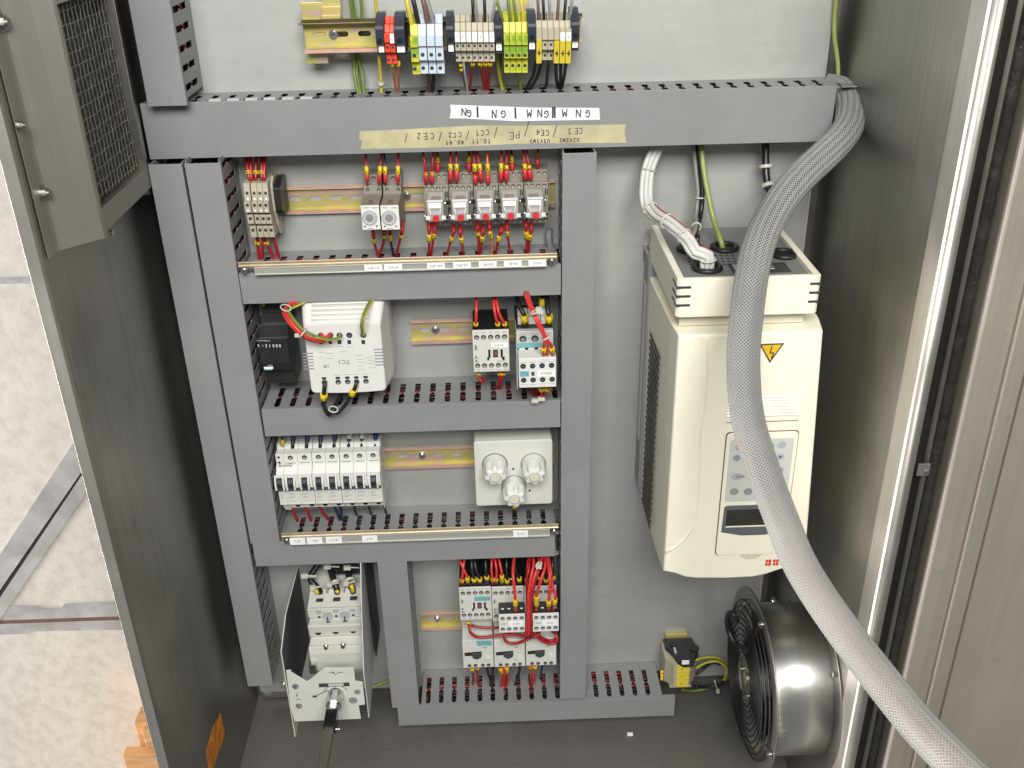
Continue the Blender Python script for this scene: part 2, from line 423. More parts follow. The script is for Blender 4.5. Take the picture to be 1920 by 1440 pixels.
STK = {'G':[[(.6,.85),(.3,1),(.05,.6),(.2,.1),(.55,.15),(.6,.45),(.35,.45)]], 'N':[[(0,0),(.05,1),(.55,0),(.6,1)]], 'M':[[(0,0),(.08,1),(.3,.35),(.52,1),(.62,0)]],
 'C':[[(.6,.9),(.25,1),(.03,.5),(.25,0),(.6,.12)]], 'E':[[(.55,1),(.05,1),(.05,0),(.58,0)],[(.05,.52),(.45,.52)]], 'P':[[(.05,0),(.05,1),(.5,.92),(.5,.55),(.05,.48)]],
 '1':[[(.1,.7),(.35,1),(.35,0)]], '2':[[(.05,.8),(.3,1),(.52,.75),(.05,0),(.6,.03)]], '3':[[(.05,.95),(.5,.95),(.25,.58),(.55,.3),(.3,0),(.02,.12)]],
 '4':[[(.45,0),(.45,1),(.03,.35),(.62,.35)]], '0':[[(.3,1),(.05,.6),(.15,.05),(.45,.05),(.55,.6),(.3,1)]], '.':[[(.25,.02),(.32,.08)]],
 'U':[[(.05,1),(.08,.2),(.3,0),(.5,.2),(.55,1)]], 'V':[[(0,1),(.3,0),(.58,1)]], 'W':[[(0,1),(.15,0),(.32,.7),(.48,0),(.65,1)]],
 '/':[[(.05,-.25),(.5,1.2)]], '|':[[(.3,-.2),(.3,1.15)]]}
def scrawl(b, s, x, y, h, z, wd=.5, sp=.85, sl=0.0):
    """hand writing read from the other side: starts at x, y and runs towards -x"""
    for ch in s:
        for st in STK.get(ch, []):
            q = [(x-(u+random.uniform(-.03,.03)+sl*v)*h, y-(v+random.uniform(-.03,.03))*h) for u, v in st]
            for i in range(len(q)-1):
                (x0,y0),(x1,y1) = q[i], q[i+1]; d = Vector((x1-x0,y1-y0)); L = max(d.length,.01); d /= L; nn = Vector((-d.y,d.x))*wd/2; e = d*wd*.35
                b.add([(x0-e.x+nn.x,y0-e.y+nn.y,z),(x0-e.x-nn.x,y0-e.y-nn.y,z),(x1+e.x-nn.x,y1+e.y-nn.y,z),(x1+e.x+nn.x,y1+e.y+nn.y,z)], [(0,1,2,3)])
                z += .0006
        x -= h*sp
    return z
ORD = ['first','second','third','fourth','fifth','sixth','seventh','eighth','ninth','tenth','eleventh','twelfth']
def strip_cells(b, n, p, s0, levels, place, mi=0):
    """a strip with n slots at pitch p; levels: (v0, half slot, v1, half slot); place(u, v) -> point"""
    for i in range(n):
        c = s0+(i+.5)*p
        for v0, h0, v1, h1 in levels:
            for sg in (-1, 1):
                q = [place(c+sg*p/2, v0), place(c+sg*p/2, v1), place(c+sg*h1, v1), place(c+sg*h0, v0)]
                b.add(q, [(0,1,2,3)], mi)
CR.update(C5=(0,480,3.0), C6=(0,940,2.88), C2=(1500,0,2.88), C3=(1500,480,3.0), C4=(1500,940,2.88), C7=(220,0,4.5))
# ================================================================== hall floor
FZ = -190.0
b = B().box(-6000, 6000, -7000, 5000, FZ-50, FZ)
floor = b.out('floor', 'concrete'); floor['kind'] = 'structure'
def floor_poly(name, m, t, pts, z0, z1):
    b = B().prism([(w(t,x,y,z1).x, w(t,x,y,z1).y) for x, y in pts], 'z', z0, z1)
    return b.out(name, m, floor)
LN = lambda xa,ya,xb,yb,x: ya+(yb-ya)*(x-xa)/(xb-xa)
# slanting pair with its dark joint: edges given at crop heights -60 and 560
def band(name, m, e, z1, z0=FZ):   # e: (x at y=-60, x at y=620) left and right edge
    (a0,a1),(b0,b1) = e
    floor_poly(name, m, 'C6', [(a0+(a0-a1)*.7,-452),(b0+(b0-b1)*.7,-452),(b1-(b0-b1)*.8,948),(a1-(a0-a1)*.8,948)], z0, z1)
band('floor_strip','strip',((227,-140),(372,-14)),FZ+2.0)
band('floor_groove','inside',((372,-14),(388,14)),FZ+.8)
band('floor_strip','strip',((388,14),(478,96)),FZ+2.4)
floor_poly('floor_strip','strip','C6',[(-600,590),(-20,570),(208,566),(208,580),(330,580),(345,556),(900,532),(900,612),(-600,664)],FZ,FZ+1.8)
floor_poly('floor_groove','wire_brown','C6',[(-600,664),(900,612),(900,632),(-600,684)],FZ,FZ+.6)
floor_poly('floor_strip','strip','C6',[(-600,684),(900,632),(900,690),(165,702),(150,716),(-600,738)],FZ,FZ+1.6)
floor_poly('floor_strip','strip','C5',[(-600,130),(0,124),(500,116),(500,146),(0,156),(-600,166)],FZ,FZ+1.5)
# bolts / chips on the floor
# ================================================================== pallet
pt = w('C6', 700, 1440, -40)
pal = thing('wooden_pallet', 'pale wooden pallet showing its board ends beside the steel cabinet wall', 'pallet', (-330, -1500, FZ))
y1 = w('C6', 812, 1240, -38).y; x1 = w('C6', 782, 1300, -38).x
y2 = w('C6', 790, 1332, -38).y; y3 = w('C6', 800, 1368, -38).y
ys = [(y1, y2)]; yy = y3
for k in range(6): ys.append((yy, yy-96)); yy -= 120
for k, (a, c) in enumerate(ys):
    dx = -10*k - (34 if k else 0)
    bx('deck_board', 'wood', pal, x1+dx, 520, c, a, -58, -38, 1.2)
for xx in (x1-20, 20, 420):
    bx('stringer', 'wood', pal, xx, xx+90, ys[-1][1], ys[0][0]-2, FZ+.5, -59, 1.0)
# ================================================================== cabinet
ZB = -32.0; YB = -1200.0; YT = 560.0; XL = -403.0; XR = 421.0
cab = thing('electrical_cabinet', 'stainless steel electrical cabinet lying on its back with the door folded open', 'cabinet', (0, -320, ZB-6))
bx('back_wall', 'steel', cab, XL-14, XR+40, YB-14, YT+14, ZB-5, ZB)
def wall(name, prof, y0, y1, m='steel', sm=False):
    return B().prism(prof, 'y', y0, y1, smooth=sm).out(name, m, cab, .6)
wall('side_wall', [(XL,ZB),(XL,322),(XL-1.2,331),(XL-4,335.5),(XL-8,336.5),(XL-12.5,335),(XL-14,331),(XL-14,ZB)], YB-14, YT+14)
def roll(name,x0,x1,z0,z1,m,n=14):
    """a half round sheet fold running along the wall"""
    cx_=(x0+x1)/2; rx=(x1-x0)/2
    P=[(cx_-rx*cos(pi*k/n),z0+(z1-z0)*sin(pi*k/n)**.75) for k in range(n+1)]
    B().prism(P,'y',YB-13.8,YT+13.8,smooth=True).out(name,m,cab)
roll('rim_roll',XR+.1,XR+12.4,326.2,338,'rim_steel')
bx('gutter_shade','steel_dark',cab,XR+12.6,XR+23.9,YB,YT,292.1,293)  # dark strips added to put the gutter's shade into the colour
bx('gutter_shade','steel_dark',cab,XR+12.6,XR+13.2,YB,YT,293.1,325.8)
bx('rim_glint','steel_bright',cab,XL-13.4,XL-1.5,YB-13,YT+13,336.6,337.4,.3)  # paler sheet added on the rim, its reflected light put into the colour
rp = [(XR,ZB),(XR,326),(XR+12.5,326),(XR+12.5,292),(XR+24,292),(XR+24,326),(XR+27,329),(XR+30,326),(XR+30,312),(XR+46,312),(XR+46,ZB)]
wall('side_wall', rp, YB-14, YT+14)
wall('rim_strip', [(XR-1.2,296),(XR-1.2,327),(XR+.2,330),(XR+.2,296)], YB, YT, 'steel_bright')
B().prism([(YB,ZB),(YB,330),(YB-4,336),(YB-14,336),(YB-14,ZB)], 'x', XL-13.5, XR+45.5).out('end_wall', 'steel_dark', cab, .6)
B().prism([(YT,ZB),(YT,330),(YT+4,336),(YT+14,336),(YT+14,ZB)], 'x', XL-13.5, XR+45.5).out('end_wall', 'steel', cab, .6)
# gasket in the gutter, lumpy
b = B(); path = [Vector((XR+38, y, 318+random.uniform(-.5,.5))) for y in range(int(YB), int(YT), 5)]
o = o2 = b.tube(path, 7.2, 10, rf=lambda t: 1+.05*sin(t*900)+.03*sin(t*2111)).out('gasket', 'gasket', cab)
# latch tab in the gutter
p = w('C3', 700, 1205, 332)
X0,X1,Y0,Y1 = rect('C3', 652, 1150, 742, 1262, 334)
o = bx('latch_tab', 'steel_dark', cab, X0+2,X1-2,Y0+5,Y1-5,331,333.5,.6)
B().cyl((*w('C3',713,1217,334).xy,333.5),(0,0,1),2.6,2.0,12).cyl((*w('C3',713,1217,334).xy,335.5),(0,0,1),1.5,.6,6,1).out('tab_screw', ['screw','print'], o)
# mounting plate
XP0, XP1, YP0 = -390.0, 399.0, -1160.0
mp = bx('mounting_plate', 'galvanised', cab, XP0, XP1, YP0, 520, -3, 0, .5)
bx('plate_return', 'galvanised', mp, XP0+2, XP1-2, YP0-3, YP0, -14, -.2, .4)
bx('plate_return', 'galvanised', mp, XP1, XP1+3, YP0, 520, -14, -.2, .4)
# foot brackets where the plate is bolted to the back
for xx in (-372, 392):
    o = bx('plate_bracket', 'steel', mp, xx-24, xx+26, YP0-36, YP0-4, ZB, ZB+12, 1.5)
    B().cyl((xx-12,YP0-20,ZB+12),(0,0,1),6,4,6).out('bolt', 'screw', o, .5)
# small studs on the plate near the fan and at the foot
for t,x,y in (('B8',490,262),('D1',770,220)):
    c = w(t,x,y,4); B().cyl((c.x,c.y,-1),(0,0,1),6,6,6).cyl((c.x,c.y,5),(0,0,1),3,9,10).out('bolt','screw',mp,.4)
# seam at the right of the plate
bx('seam_strip', 'galvanised', mp, 150, 151.2, -1120, -300, 0, .25)
# orange sticker on the inner left wall
q = [wx('D1',x,y,XL+.35) for x,y in ((172,488),(213,690),(98,1011),(60,1011),(35,850),(110,600))]
b = B(); b.add([tuple(p) for p in q]+[(XL+.05,p.y,p.z) for p in q], [(0,1,2,3,4,5)]+[(i,(i+1)%6+0,(i+1)%6+6,i+6) for i in range(6)]); b.out('warning_sticker', 'sticker', cab, label='orange warning sticker on the inner side wall')
# bolt head in the left wall
c = wx('PX', 208, 436, XL); B().cyl(c,(1,0,0),3.2,2.2,12).out('rivet','screw',cab)
# ---- filter frame on the left wall
ff = bx('filter_frame', 'steel', cab, XL+.3, XL+22, -312, -289, 84.6, 244, .8)
y0, y1f = -289, 300
bx('frame_bar', 'steel', ff, XL+.3, XL+22, -312, y1f, 76, 84.5, .8)
bx('frame_bar', 'steel', ff, XL+.3, XL+22, -312, y1f, 244.1, 254, .8)
bx('frame_bar', 'steel', ff, XL+.3, XL+22, -100, -92, 84.6, 244, .8)
bx('frame_bar', 'steel', ff, XL+1, XL+17, -322, -296, 62, 75.9, .8)
bx('mesh_backing', 'mesh_back', ff, XL+.4, XL+3, y0, -100, 84.6, 244)
b = B(); z = 88.0; k = 0
while z < 243:
    amp = .9; pts = [Vector((XL+13+amp*.35*(1 if (i+k)%2 else -1), -289+i*5.5, z+.5*sin(i*1.7+k))) for i in range(35)]
    b.tube(pts, .75, 5); z += 10.2; k += 1
y = -284.0
while y < -100:
    pts = [Vector((XL+12.6+(.3 if (i+int(y))%2 else -.3), y+.5*sin(i+y), 84.6+i*5.1)) for i in range(32)]
    b.tube(pts, .5, 4); y += 12.5
o = b.out('wire_mesh', 'mesh_wire', ff); o['kind'] = 'stuff'
# ---- formed channel that clamps the filter
prof = [(XL+22.5,250),(XL+24,254),(XL+32,262),(XL+35,266),(XL+34,271),(XL+20,284),(XL+8,298),(XL+3,303),(XL+2,307),(XL+2,326)]
pr = prof+[(x-1.6,z-1.2) for x,z in prof[::-1]]
ch = B().prism(pr, 'y', -307, 300, smooth=False).out('clamp_channel', 'channel', cab, 1.1, 3)
for t,x,y,r in (('PX',92,362,6.5),('PX',15,42,7.5),('PX',47,235,4.6)):
    c = wx(t,x,y,XL+8); B().cyl((XL+2,c.y,c.z),(1,0,0),r*1.15,1.4,20).cyl((XL+3.3,c.y,c.z),(1,0,0),r*.82,3.6,6).cyl((XL+6.8,c.y,c.z),(1,0,0),r*.5,2.4,14).out('bolt','bolt',cab,.4)
# ---- door, folded right over, lying beside the cabinet
ZD = 338.0
door = bx('door', 'door_steel', cab, 468, 1330, YB-20, YT+20, 296, 328, 1.5, label='open stainless door lying beside the cabinet')
B().prism([(467.5,300),(467.5,ZD),(470,ZD+1.5),(487,ZD+1),(488,ZD-4),(502,ZD-5),(503,ZD),(505.5,ZD+.6),(507,ZD-2.5),(523,ZD-5),(524,ZD-14),(524,300)], 'y', YB-20, YT+20).out('door_flange', 'door_steel', door, .5)
bx('door_panel', 'door_steel', door, 527, 1326, YB-16, YT+16, 328, 332, 1.2)
# ================================================================== slotted cable ducts
def duct(label, X0, X1, Y0, Y1, D, along, sides, p=20.0, off=0.0, base=None, tips=0, fill=True):
    """along 'x' or 'y'; sides: which long walls get slots built in detail"""
    t = thing('cable_duct', label, 'cable duct', ((X0+X1)/2, (Y0+Y1)/2, 0), 'grey slotted cable ducts')
    g = .12
    k = D/80.0; ft = 1.5
    cv = B()
    cv.box(X0,X1,Y0,Y1,D-ft,D)
    bX0,bX1,bY0,bY1 = base or (X0,X1,Y0,Y1)
    if along == 'x':
        cv.box(X0,X1,Y0,Y0+1.1,D-7*k,D-ft); cv.box(X0,X1,Y1-1.1,Y1,D-7*k,D-ft)
    else:
        cv.box(X0,X0+1.1,Y0,Y1,D-7*k,D-ft); cv.box(X1-1.1,X1,Y0,Y1,D-7*k,D-ft)
    cv.out('cover', 'duct', t, .35)
    bx('base', 'duct_dark', t, bX0+1.3,bX1-1.3,bY0+1.3,bY1-1.3,g,1.4)  # duct floor in darker grey, inner shade put into the colour
    lv = [(1.4,0,17*k,0),(17*k,3.6,42*k,3.6),(42*k,3.6,44.5*k,1.3),(44.5*k,1.3,47*k,3.6),(47*k,3.6,69*k,3.6),(69*k,3.6,72*k,.9),(72*k,.9,D-ft-.2,.9)]
    for s in ('-','+'):
        b = B()
        if along == 'x':
            L = bX1-bX0; n = int(L/p); yy = Y0+1.7 if s == '-' else Y1-1.7
            strip_cells(b, n, p, bX0+off, lv, lambda u,v: (u,yy,v))
            if L-n*p-off > .5: b.add([(bX0+off+n*p,yy,1.4),(bX1,yy,1.4),(bX1,yy,D-ft-.2),(bX0+off+n*p,yy,D-ft-.2)],[(0,1,2,3)])
            if off > .5: b.add([(bX0,yy,1.4),(bX0+off,yy,1.4),(bX0+off,yy,D-ft-.2),(bX0,yy,D-ft-.2)],[(0,1,2,3)])
        else:
            L = bY1-bY0; n = int(L/p); xx = X0+1.7 if s == '-' else X1-1.7
            strip_cells(b, n, p, bY0+off, lv, lambda u,v: (xx,u,v))
            if L-n*p-off > .5: b.add([(xx,bY0+off+n*p,1.4),(xx,bY1,1.4),(xx,bY1,D-ft-.2),(xx,bY0+off+n*p,D-ft-.2)],[(0,1,2,3)])
        b.out('slotted_side', 'duct_dark' if False else 'duct', t, solid=1.1)
    if fill:
        b = B(); rnd = random.Random(int(X0*7+Y0*3)+5); 
        for i in range(26):
            c = rnd.choice((0,0,1,1,1,1,1,2)) ; a = rnd.uniform(6, (Y1-Y0 if along=='x' else X1-X0)-6); z = rnd.uniform(5, 38)*k
            s0, s1 = (bX0,bX1) if along=='x' else (bY0,bY1); q = []
            m = max(3, int((s1-s0)/45)); W_ = (Y1-Y0 if along=='x' else X1-X0)
            for j in range(m+1):
                u = s0+2+(s1-s0-4)*j/m; a = min(max(a+rnd.uniform(-5,5),6),W_-6); z = min(max(z+rnd.uniform(-5,5),4),42*k)
                q.append((u,Y0+a,z) if along=='x' else (X0+a,u,z))
            b.tube(smooth_path(q, 15), 1.5, 5, c)
        o = b.out('duct_wires', ['wire_dim','wire_black','wire_red'], t); o['kind'] = 'stuff'  # dimmed red and mostly black, the ducts' inner shade put into the colour
    for i in range(tips):
        x = bX0+off+i*p
        bx('fold_tab', 'lightgrey', t, x+4.4, x+p-4.2, Y1-5, Y1+.6, D-2.2, D-.9)
    return t
pitch_t = 19.7
d_top = duct('widest grey cable duct across the panel carrying two strips of tape', -383.4, 396, -285.3, -223.0, 60, 'x', '+', 19.7, 50-4.5, base=(-383,386,-285,-223))
# folded back finger tips by the left end of the top duct
for i in range(6):
    a = w('A3', 556+i*127, 178, 58); bx('finger_tab', 'lightgrey', d_top, a.x, a.x+13.5, -223.2, -221.2, 50, 58, .4)
duct('short upright duct at the top left above the wide duct', -368, -325.5, -222.2, 500, 80, 'y', '+', 20.2, 6)
duct('outer of the two long upright ducts along the left wall', -380.5, -342.8, -1072, -286.2, 80, 'y', '+', 20.0, 4)
duct('inner of the two long upright ducts on the left, ending at the lower cross duct', -339.8, -299.6, -811.6, -286.2, 80, 'y', '+', 20.0, 9)
duct('cross duct under the relay row with a label rail on it', -298.6, 84.3, -458, -419.6, 80, 'x', '+', 20.0, 14)
duct('cross duct directly under the hour counter and the transformer', -297, 84.3, -643, -603.6, 80, 'x', '+', 19.9, 7.5)
duct('cross duct under the breaker row with a label rail on it', -337.5, 77.5, -850.6, -812, 80, 'x', '+', 20.0, 51)
duct('long upright duct on the right of the component rows', 85.6, 124.3, -1120.6, -286, 80, 'y', '-', 20.0, 8)
duct('short upright duct right of the main switch', -169.8, -129, -1125.8, -851.2, 80, 'y', '+', 20.0, 5)
duct('lowest cross duct at the foot of the panel', -162, 262, -1164, -1126.4, 80, 'x', '+', 19.9, 0, base=(-126,243,-1162,-1126.4))
# pin heads on covers (small moulding marks)
# ================================================================== tapes with handwriting
def tape(name, label, m, t, pts, z, cat='tape'):
    P = [w(t,x,y,z+.25) for x,y in pts]
    return tag(B().prism([(p.x,p.y) for p in P],'z',z+.04,z+.25).out(name, m), label, cat)
zt = 60.0
tw = tape('tape', 'white paper tape with purple letters on the wide cable duct', 'tape_white', 'A4', [(310,208),(900,228),(1342,230),(1348,312),(760,322),(430,304),(306,302),(316,256)], zt)
b = B(); zz = zt+.3
def put(s, x, y, h, **k):
    p = w('A4', x, y, zt); global zz; zz = scrawl(b, s, p.x, p.y, h, zz, **k)
h = 8.2
for s,x,y in (('G',1280,242),('N',1213,242),('M',1118,240),('|',1050,236),('|',1036,236),('G',993,246),('N',945,242),('M',873,242),('|',776,240),('G',694,246),('N',630,246),('|',515,232),('G',458,240),('N',420,232)):
    put(s, x, y, h if s!='|' else h*1.0, wd=1.25 if s != '|' else 2.0)
b.out('handwriting', 'ink', tw)
ty = tape('tape', 'yellowed masking tape with black notes on the wide cable duct', 'tape_yellow', 'A3', [(1605,392),(1920,378),(2400,352),(2900,352),(3445,345),(3438,400),(3450,472),(2700,478),(2300,500),(1900,510),(1610,514),(1622,465),(1600,440)], zt)
# the tape pixels above run on past crop A3, same scale, so the A4 crop is 1920 further left
b = B(); zz = zt+.3
for s,x,y,hh in (('C',1228,368,5),('E',1196,370,5),('3',1150,372,5),('U2V2W2',1202,440,3.2),('/',1052,362,9),('C',996,384,4.6),('E',960,384,4.6),('4',930,380,4.6),('U3V3W3',998,446,3.2),('/',858,340,11),('P',790,392,6),('E',750,400,6),('/',640,374,8),
    ('C',580,380,4.6),('C',546,384,4.6),('1',508,386,4.6),('10.11',588,446,3.6),('/',442,396,7),('C',388,398,4.2),('C',352,402,4.2),('2',318,402,4.2),('40.41',405,454,3.6),('/',252,408,6.5),('C',200,404,5),('E',150,406,5),('2',104,406,5),('/',16,418,6)):
    put(s, x, y, hh*(1.3 if s != '/' else 1.05), wd=.85, sp=.95 if len(s) > 2 else .9)
b.out('handwriting', 'ink', ty)
# ================================================================== mounting rails
def rail(label, t, x0, x1, yt, yb, xm, zb=0.4, hh=7.5, screws=(), X1=None, X0=None, top='zinc_pink'):
    a = w(t, xm, yt, zb+hh); c = w(t, xm, yb, zb+hh); yc = (a.y+c.y)/2
    X0 = w(t,x0,(yt+yb)/2,zb+hh).x if X0 is None else X0; X1 = w(t,x1,(yt+yb)/2,zb+hh).x if X1 is None else X1
    r = thing('mounting_rail', label, 'mounting rail', ((X0+X1)/2, yc, zb), 'yellow zinc mounting rails')
    n = int((X1-X0)/25); off = ((X1-X0)-n*25)/2
    b = B()
    lv = [(-12.5,0,-2.9,0),(-2.9,4.5,-2,6.6),(-2,6.6,0,7.4),(0,7.4,2,6.6),(2,6.6,2.9,4.5),(2.9,0,12.5,0)]
    strip_cells(b, n, 25.0, X0+off, lv, lambda u,v: (u, yc+v, zb+.6))
    for u0,u1 in ((X0,X0+off),(X1-off,X1)): b.add([(u0,yc-12.5,zb+.6),(u1,yc-12.5,zb+.6),(u1,yc+12.5,zb+.6),(u0,yc+12.5,zb+.6)],[(0,1,2,3)])
    for s in (-1,1):
        pr = [(X,yc+s*y,z) for X in (X0,X1) for y,z in ((12.5,zb+.6),(13.3,zb+hh-1),(13.8,zb+hh),(17.6,zb+hh))]
        b.add(pr, [(0,4,5,1),(1,5,6,2)]); b.add(pr, [(2,6,7,3)], 1 if s < 0 else 2)
    b.out('rail_profile', ['zinc','zinc_pink',top], r, solid=1.0)
    for x in screws:
        c = w(t, x, (yt*.5+yb*.5), zb+3)
        o = B().cyl((c.x,yc,zb+1),(0,0,1),5.2,1.2,24).out('washer','screw',r)
        B().cyl((c.x,yc,zb+2.2),(0,0,1),3.6,3,20).cyl((c.x,yc,zb+5.2),(0,0,1),1.7,.3,6,1).out('screw',['screw','print'],r)
    return r
rail('zinc rail behind the relay row, with oblong slots showing', 'A5', 500, 3280, 312, 588, 900, screws=(1775,), X1=82)
rail('short zinc rail end left of the black topped contactor', 'A8', 103, 1130, 258, 484, 400, screws=(345,))
rail('zinc rail between the breaker row and the white fuse block', 'B1', 200, 2300, 205, 430, 1450, screws=(1662,), X0=-270, X1=82)
rail('rainbow tinted zinc rail end left of the motor starters', 'B4', 200, 1240, 485, 628, 350, screws=(330,), X1=82)
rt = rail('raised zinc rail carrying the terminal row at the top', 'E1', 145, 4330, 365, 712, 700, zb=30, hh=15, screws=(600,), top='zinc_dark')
for X in (-188, 38):
    bx('rail_foot', 'zinc', rt, X-11, X+13, -190, -125, 26, 29.4, .5)
X0,X1,Y0,Y1 = rect('E1', 595, 700, 860, 885, 3); o = bx('foot_pad', 'copper_pad', rt, X0,X1,Y0,Y1+30,.4,3,.4)
c = w('E1',720,765,5); B().cyl((c.x,c.y,3),(0,0,1),7.5,1.2,24).cyl((c.x,c.y,4.2),(0,0,1),4.5,3.5,16).cyl((c.x,c.y,7.7),(0,0,1),2.3,.3,6,1).out('screw',['screw','print'],o)
B().prism([(Y1+28,.4),(Y1+28,30),(Y1+31,30),(Y1+31,.4)],'x',X0,X1).out('foot_leg','zinc',rt)
X0,X1,Y0,Y1 = rect('E1', 420, 120, 705, 255, 38)
B().prism([(Y0-2,29),(Y0-2,36),(Y1-8,36),(Y1-2,26),(Y1+16,26),(Y1+18,.4),(Y1+22,.4),(Y1+21,29),(Y1,29),(Y1-7,39.5),(Y0-2,39.5)],'x',X0,X1).out('rail_bracket','zinc',rt,.4)
bx('foot_pad','copper_pad',rt,X0+12,X1+6,Y1+22,Y1+50,.4,3,.4)

bx('rail_shade','zinc_dark',rt,*[ (lambda q:(q[0],q[1]))(rect('E1',75,290,4330,360,45))][0], w('E1',700,345,44).y-1.5, w('E1',700,345,44).y, 8, 44.5,.4)  # plate added for the rail's top side, its shade put into the colour
# ================================================================== shared small builders
def Yp(t, xm, pts): return [(w(t,xm,y,z).y, z) for y,z in pts]
def holes(t, pts, z, r, parent, name='terminal_screws', dark='hole', lit='midgrey', inner=True):
    if len(pts) == 2:
        holes(t, pts[:1], z, r, parent, name, dark, lit, inner); return holes(t, pts[1:], z, r, parent, name, dark, lit, inner)
    b = B()
    for x,y in pts:
        c = w(t,x,y,z); b.cyl((c.x,c.y,z-.6),(0,0,1),r,.75,14,0)
        if inner: b.cyl((c.x,c.y-r*.30,z+.1),(0,0,1),r*.62,.2,12,1); b.box(c.x-r*.5,c.x+r*.5,c.y-r*.38,c.y-r*.22,z+.29,z+.36,0)  # dark disc and offset paler disc paint a shaded well with a lit crescent
    return b.out(name, [dark,lit], parent)
def dashes(t, pts, z, parent, L=4.0, h=.55, m='print_faint', name='printing'):
    b = B()
    for x,y in pts:
        c = w(t,x,y,z); k = 0
        while k < L: q = .5+random.random()*.8; b.box(c.x-L/2+k,c.x-L/2+k+q*.7,c.y-h/2,c.y+h/2,z,z+.08); k += q
    return b.out(name, m, parent)
def bolt_mark(b, x, y, h, z, mi=0):
    """lightning sign, upside down as everything"""
    P = [(.10,.5),(-.28,-.08),(-.02,-.02),(-.16,-.5),(.30,.10),(.04,.05)]
    b.prism([(x-u*h, y-v*h) for u,v in P],'z',z,z+.15,mi)
def term(label, grp, t, x0, x1, ys, zf, body, hole_y=(), marker=None, txt=None, cat='terminal block', flag=False, zb=40, hr=1.5, name='terminal_block', xs=0):
    yA,yB,yC,yD,yE = ys; xm = (x0+x1)/2; ym = (yB+yC)/2
    X0 = w(t,x0,ym,zf).x+.12; X1 = w(t,x1,ym,zf).x-.12
    P = Yp(t,xm,[(yE,zf-13),(yD+2,zf-13),(yD-4,zf-4),(yC,zf-4),(yC,zf),(yB,zf),(yB-2,zf-9)])
    q = Yp(t,xm,[(yA+(yB-yA)*.42,zf-20),(yA,zf-26)])
    P += [(P[-1][0]+1.5,zf-10),(q[0][0],zf-13),(q[0][0],zf-24),(q[1][0],zf-25),(q[1][0]-2,zb),(P[0][0]+2,zb),(P[0][0],zf-24)]
    r = thing(name, label, cat, ((X0+X1)/2,(P[0][0]+P[-3][0])/2,zb), grp)
    B().prism(P,'x',X0,X1).out('body', body, r, .35)
    holes(t,[(xm+xs,hole_y[0])],zf-4,hr,r,'screw',inner=False)
    holes(t,[(xm+xs*2,hole_y[1])],zf-13,hr,r,'screw',inner=False)
    if marker:
        a = Yp(t,xm,[marker,]) if False else None
        m0,m1 = marker; Ya = w(t,xm,m0,zf+.5).y; Yb = w(t,xm,m1,zf+.5).y
        o = bx('marker_tag','label',r,X0+.4,X1-.4,Yb,Ya,zf,zf+.5,.1)
        if txt: text(txt,((X0+X1)/2,(Ya+Yb)/2,zf+.56),2.3,'print',o,rot=180+90*0,sx=.8)
    if flag:
        y0,y1_ = flag; Ya = w(t,xm,y0,zf+1).y; Yb = w(t,xm,y1_,zf-8).y
        o = B().prism([(Ya,zf),(Ya,zf+.8),(Yb,zf-8),(Yb,zf-12.6),(Ya-3,zf-3.6)],'x',X0+.2,X1-.2).out('warning_cover','cover_yellow',r,label='yellow cover with a black lightning sign')
        c = w(t,xm,(y0+y1_)/2+10,zf-3); tl = Matrix.Identity(4)
        b = B(); s = (.8+8)/(Ya-Yb); hh = 9.0
        PP = [(.10,.5),(-.28,-.08),(-.02,-.02),(-.16,-.5),(.30,.10),(.04,.05)]
        b.add([(c.x-u*hh*.95, c.y-v*hh, zf+.8-(Ya-(c.y-v*hh))*(8.8/(Ya-Yb))+.12) for u,v in PP],[tuple(range(6)),tuple(range(5,-1,-1))]); b.out('lightning_sign','print',o)
    return r
def clamp(label, t, x0, x1, ys, zf, zb=40, lab=None, hole=None, grp='black end clamps on the top rail', txt=None, body='navy'):
    yA,yB,yC,yE = ys; xm = (x0+x1)/2
    X0 = w(t,x0,(yB+yE)/2,zf).x; X1 = w(t,x1,(yB+yE)/2,zf).x
    P = Yp(t,xm,[(yE,zf-10),(yC+8,zf-9),(yC,zf-1),(yB+20,zf),(yB,zf-1.5),(yB-30,zf-8)]); A = w(t,xm,yA,zf-30).y
    P += [(A-3,zf-16),(A,zf-24),(A,zf-30),(A-1,zb),(P[0][0]+2,zb),(P[0][0],zf-20)]
    r = thing('end_clamp', label, 'end clamp', ((X0+X1)/2,(P[0][0]+A)/2,zb), grp)
    B().prism(P,'x',X0,X1).out('body', body, r, .5)
    if hole: holes(t,[(xm,hole)],zf-.6,2.6,r,'screw_hole',dark='blackgloss',inner=False)
    if lab:
        a,b_ = lab; Z = zf-9+.5; Ya=w(t,xm,a,Z).y; Yb=w(t,xm,b_,Z).y
        o = bx('marker_tag','label',r,X0+1.6,X1-1.2,Yb,Ya,zf-9.2,Z+1.6,.15)
        if txt: text(txt,((X0+X1)/2,(Ya+Yb)/2,Z+1.7),2.2,'print',o,sx=.8)
    return r
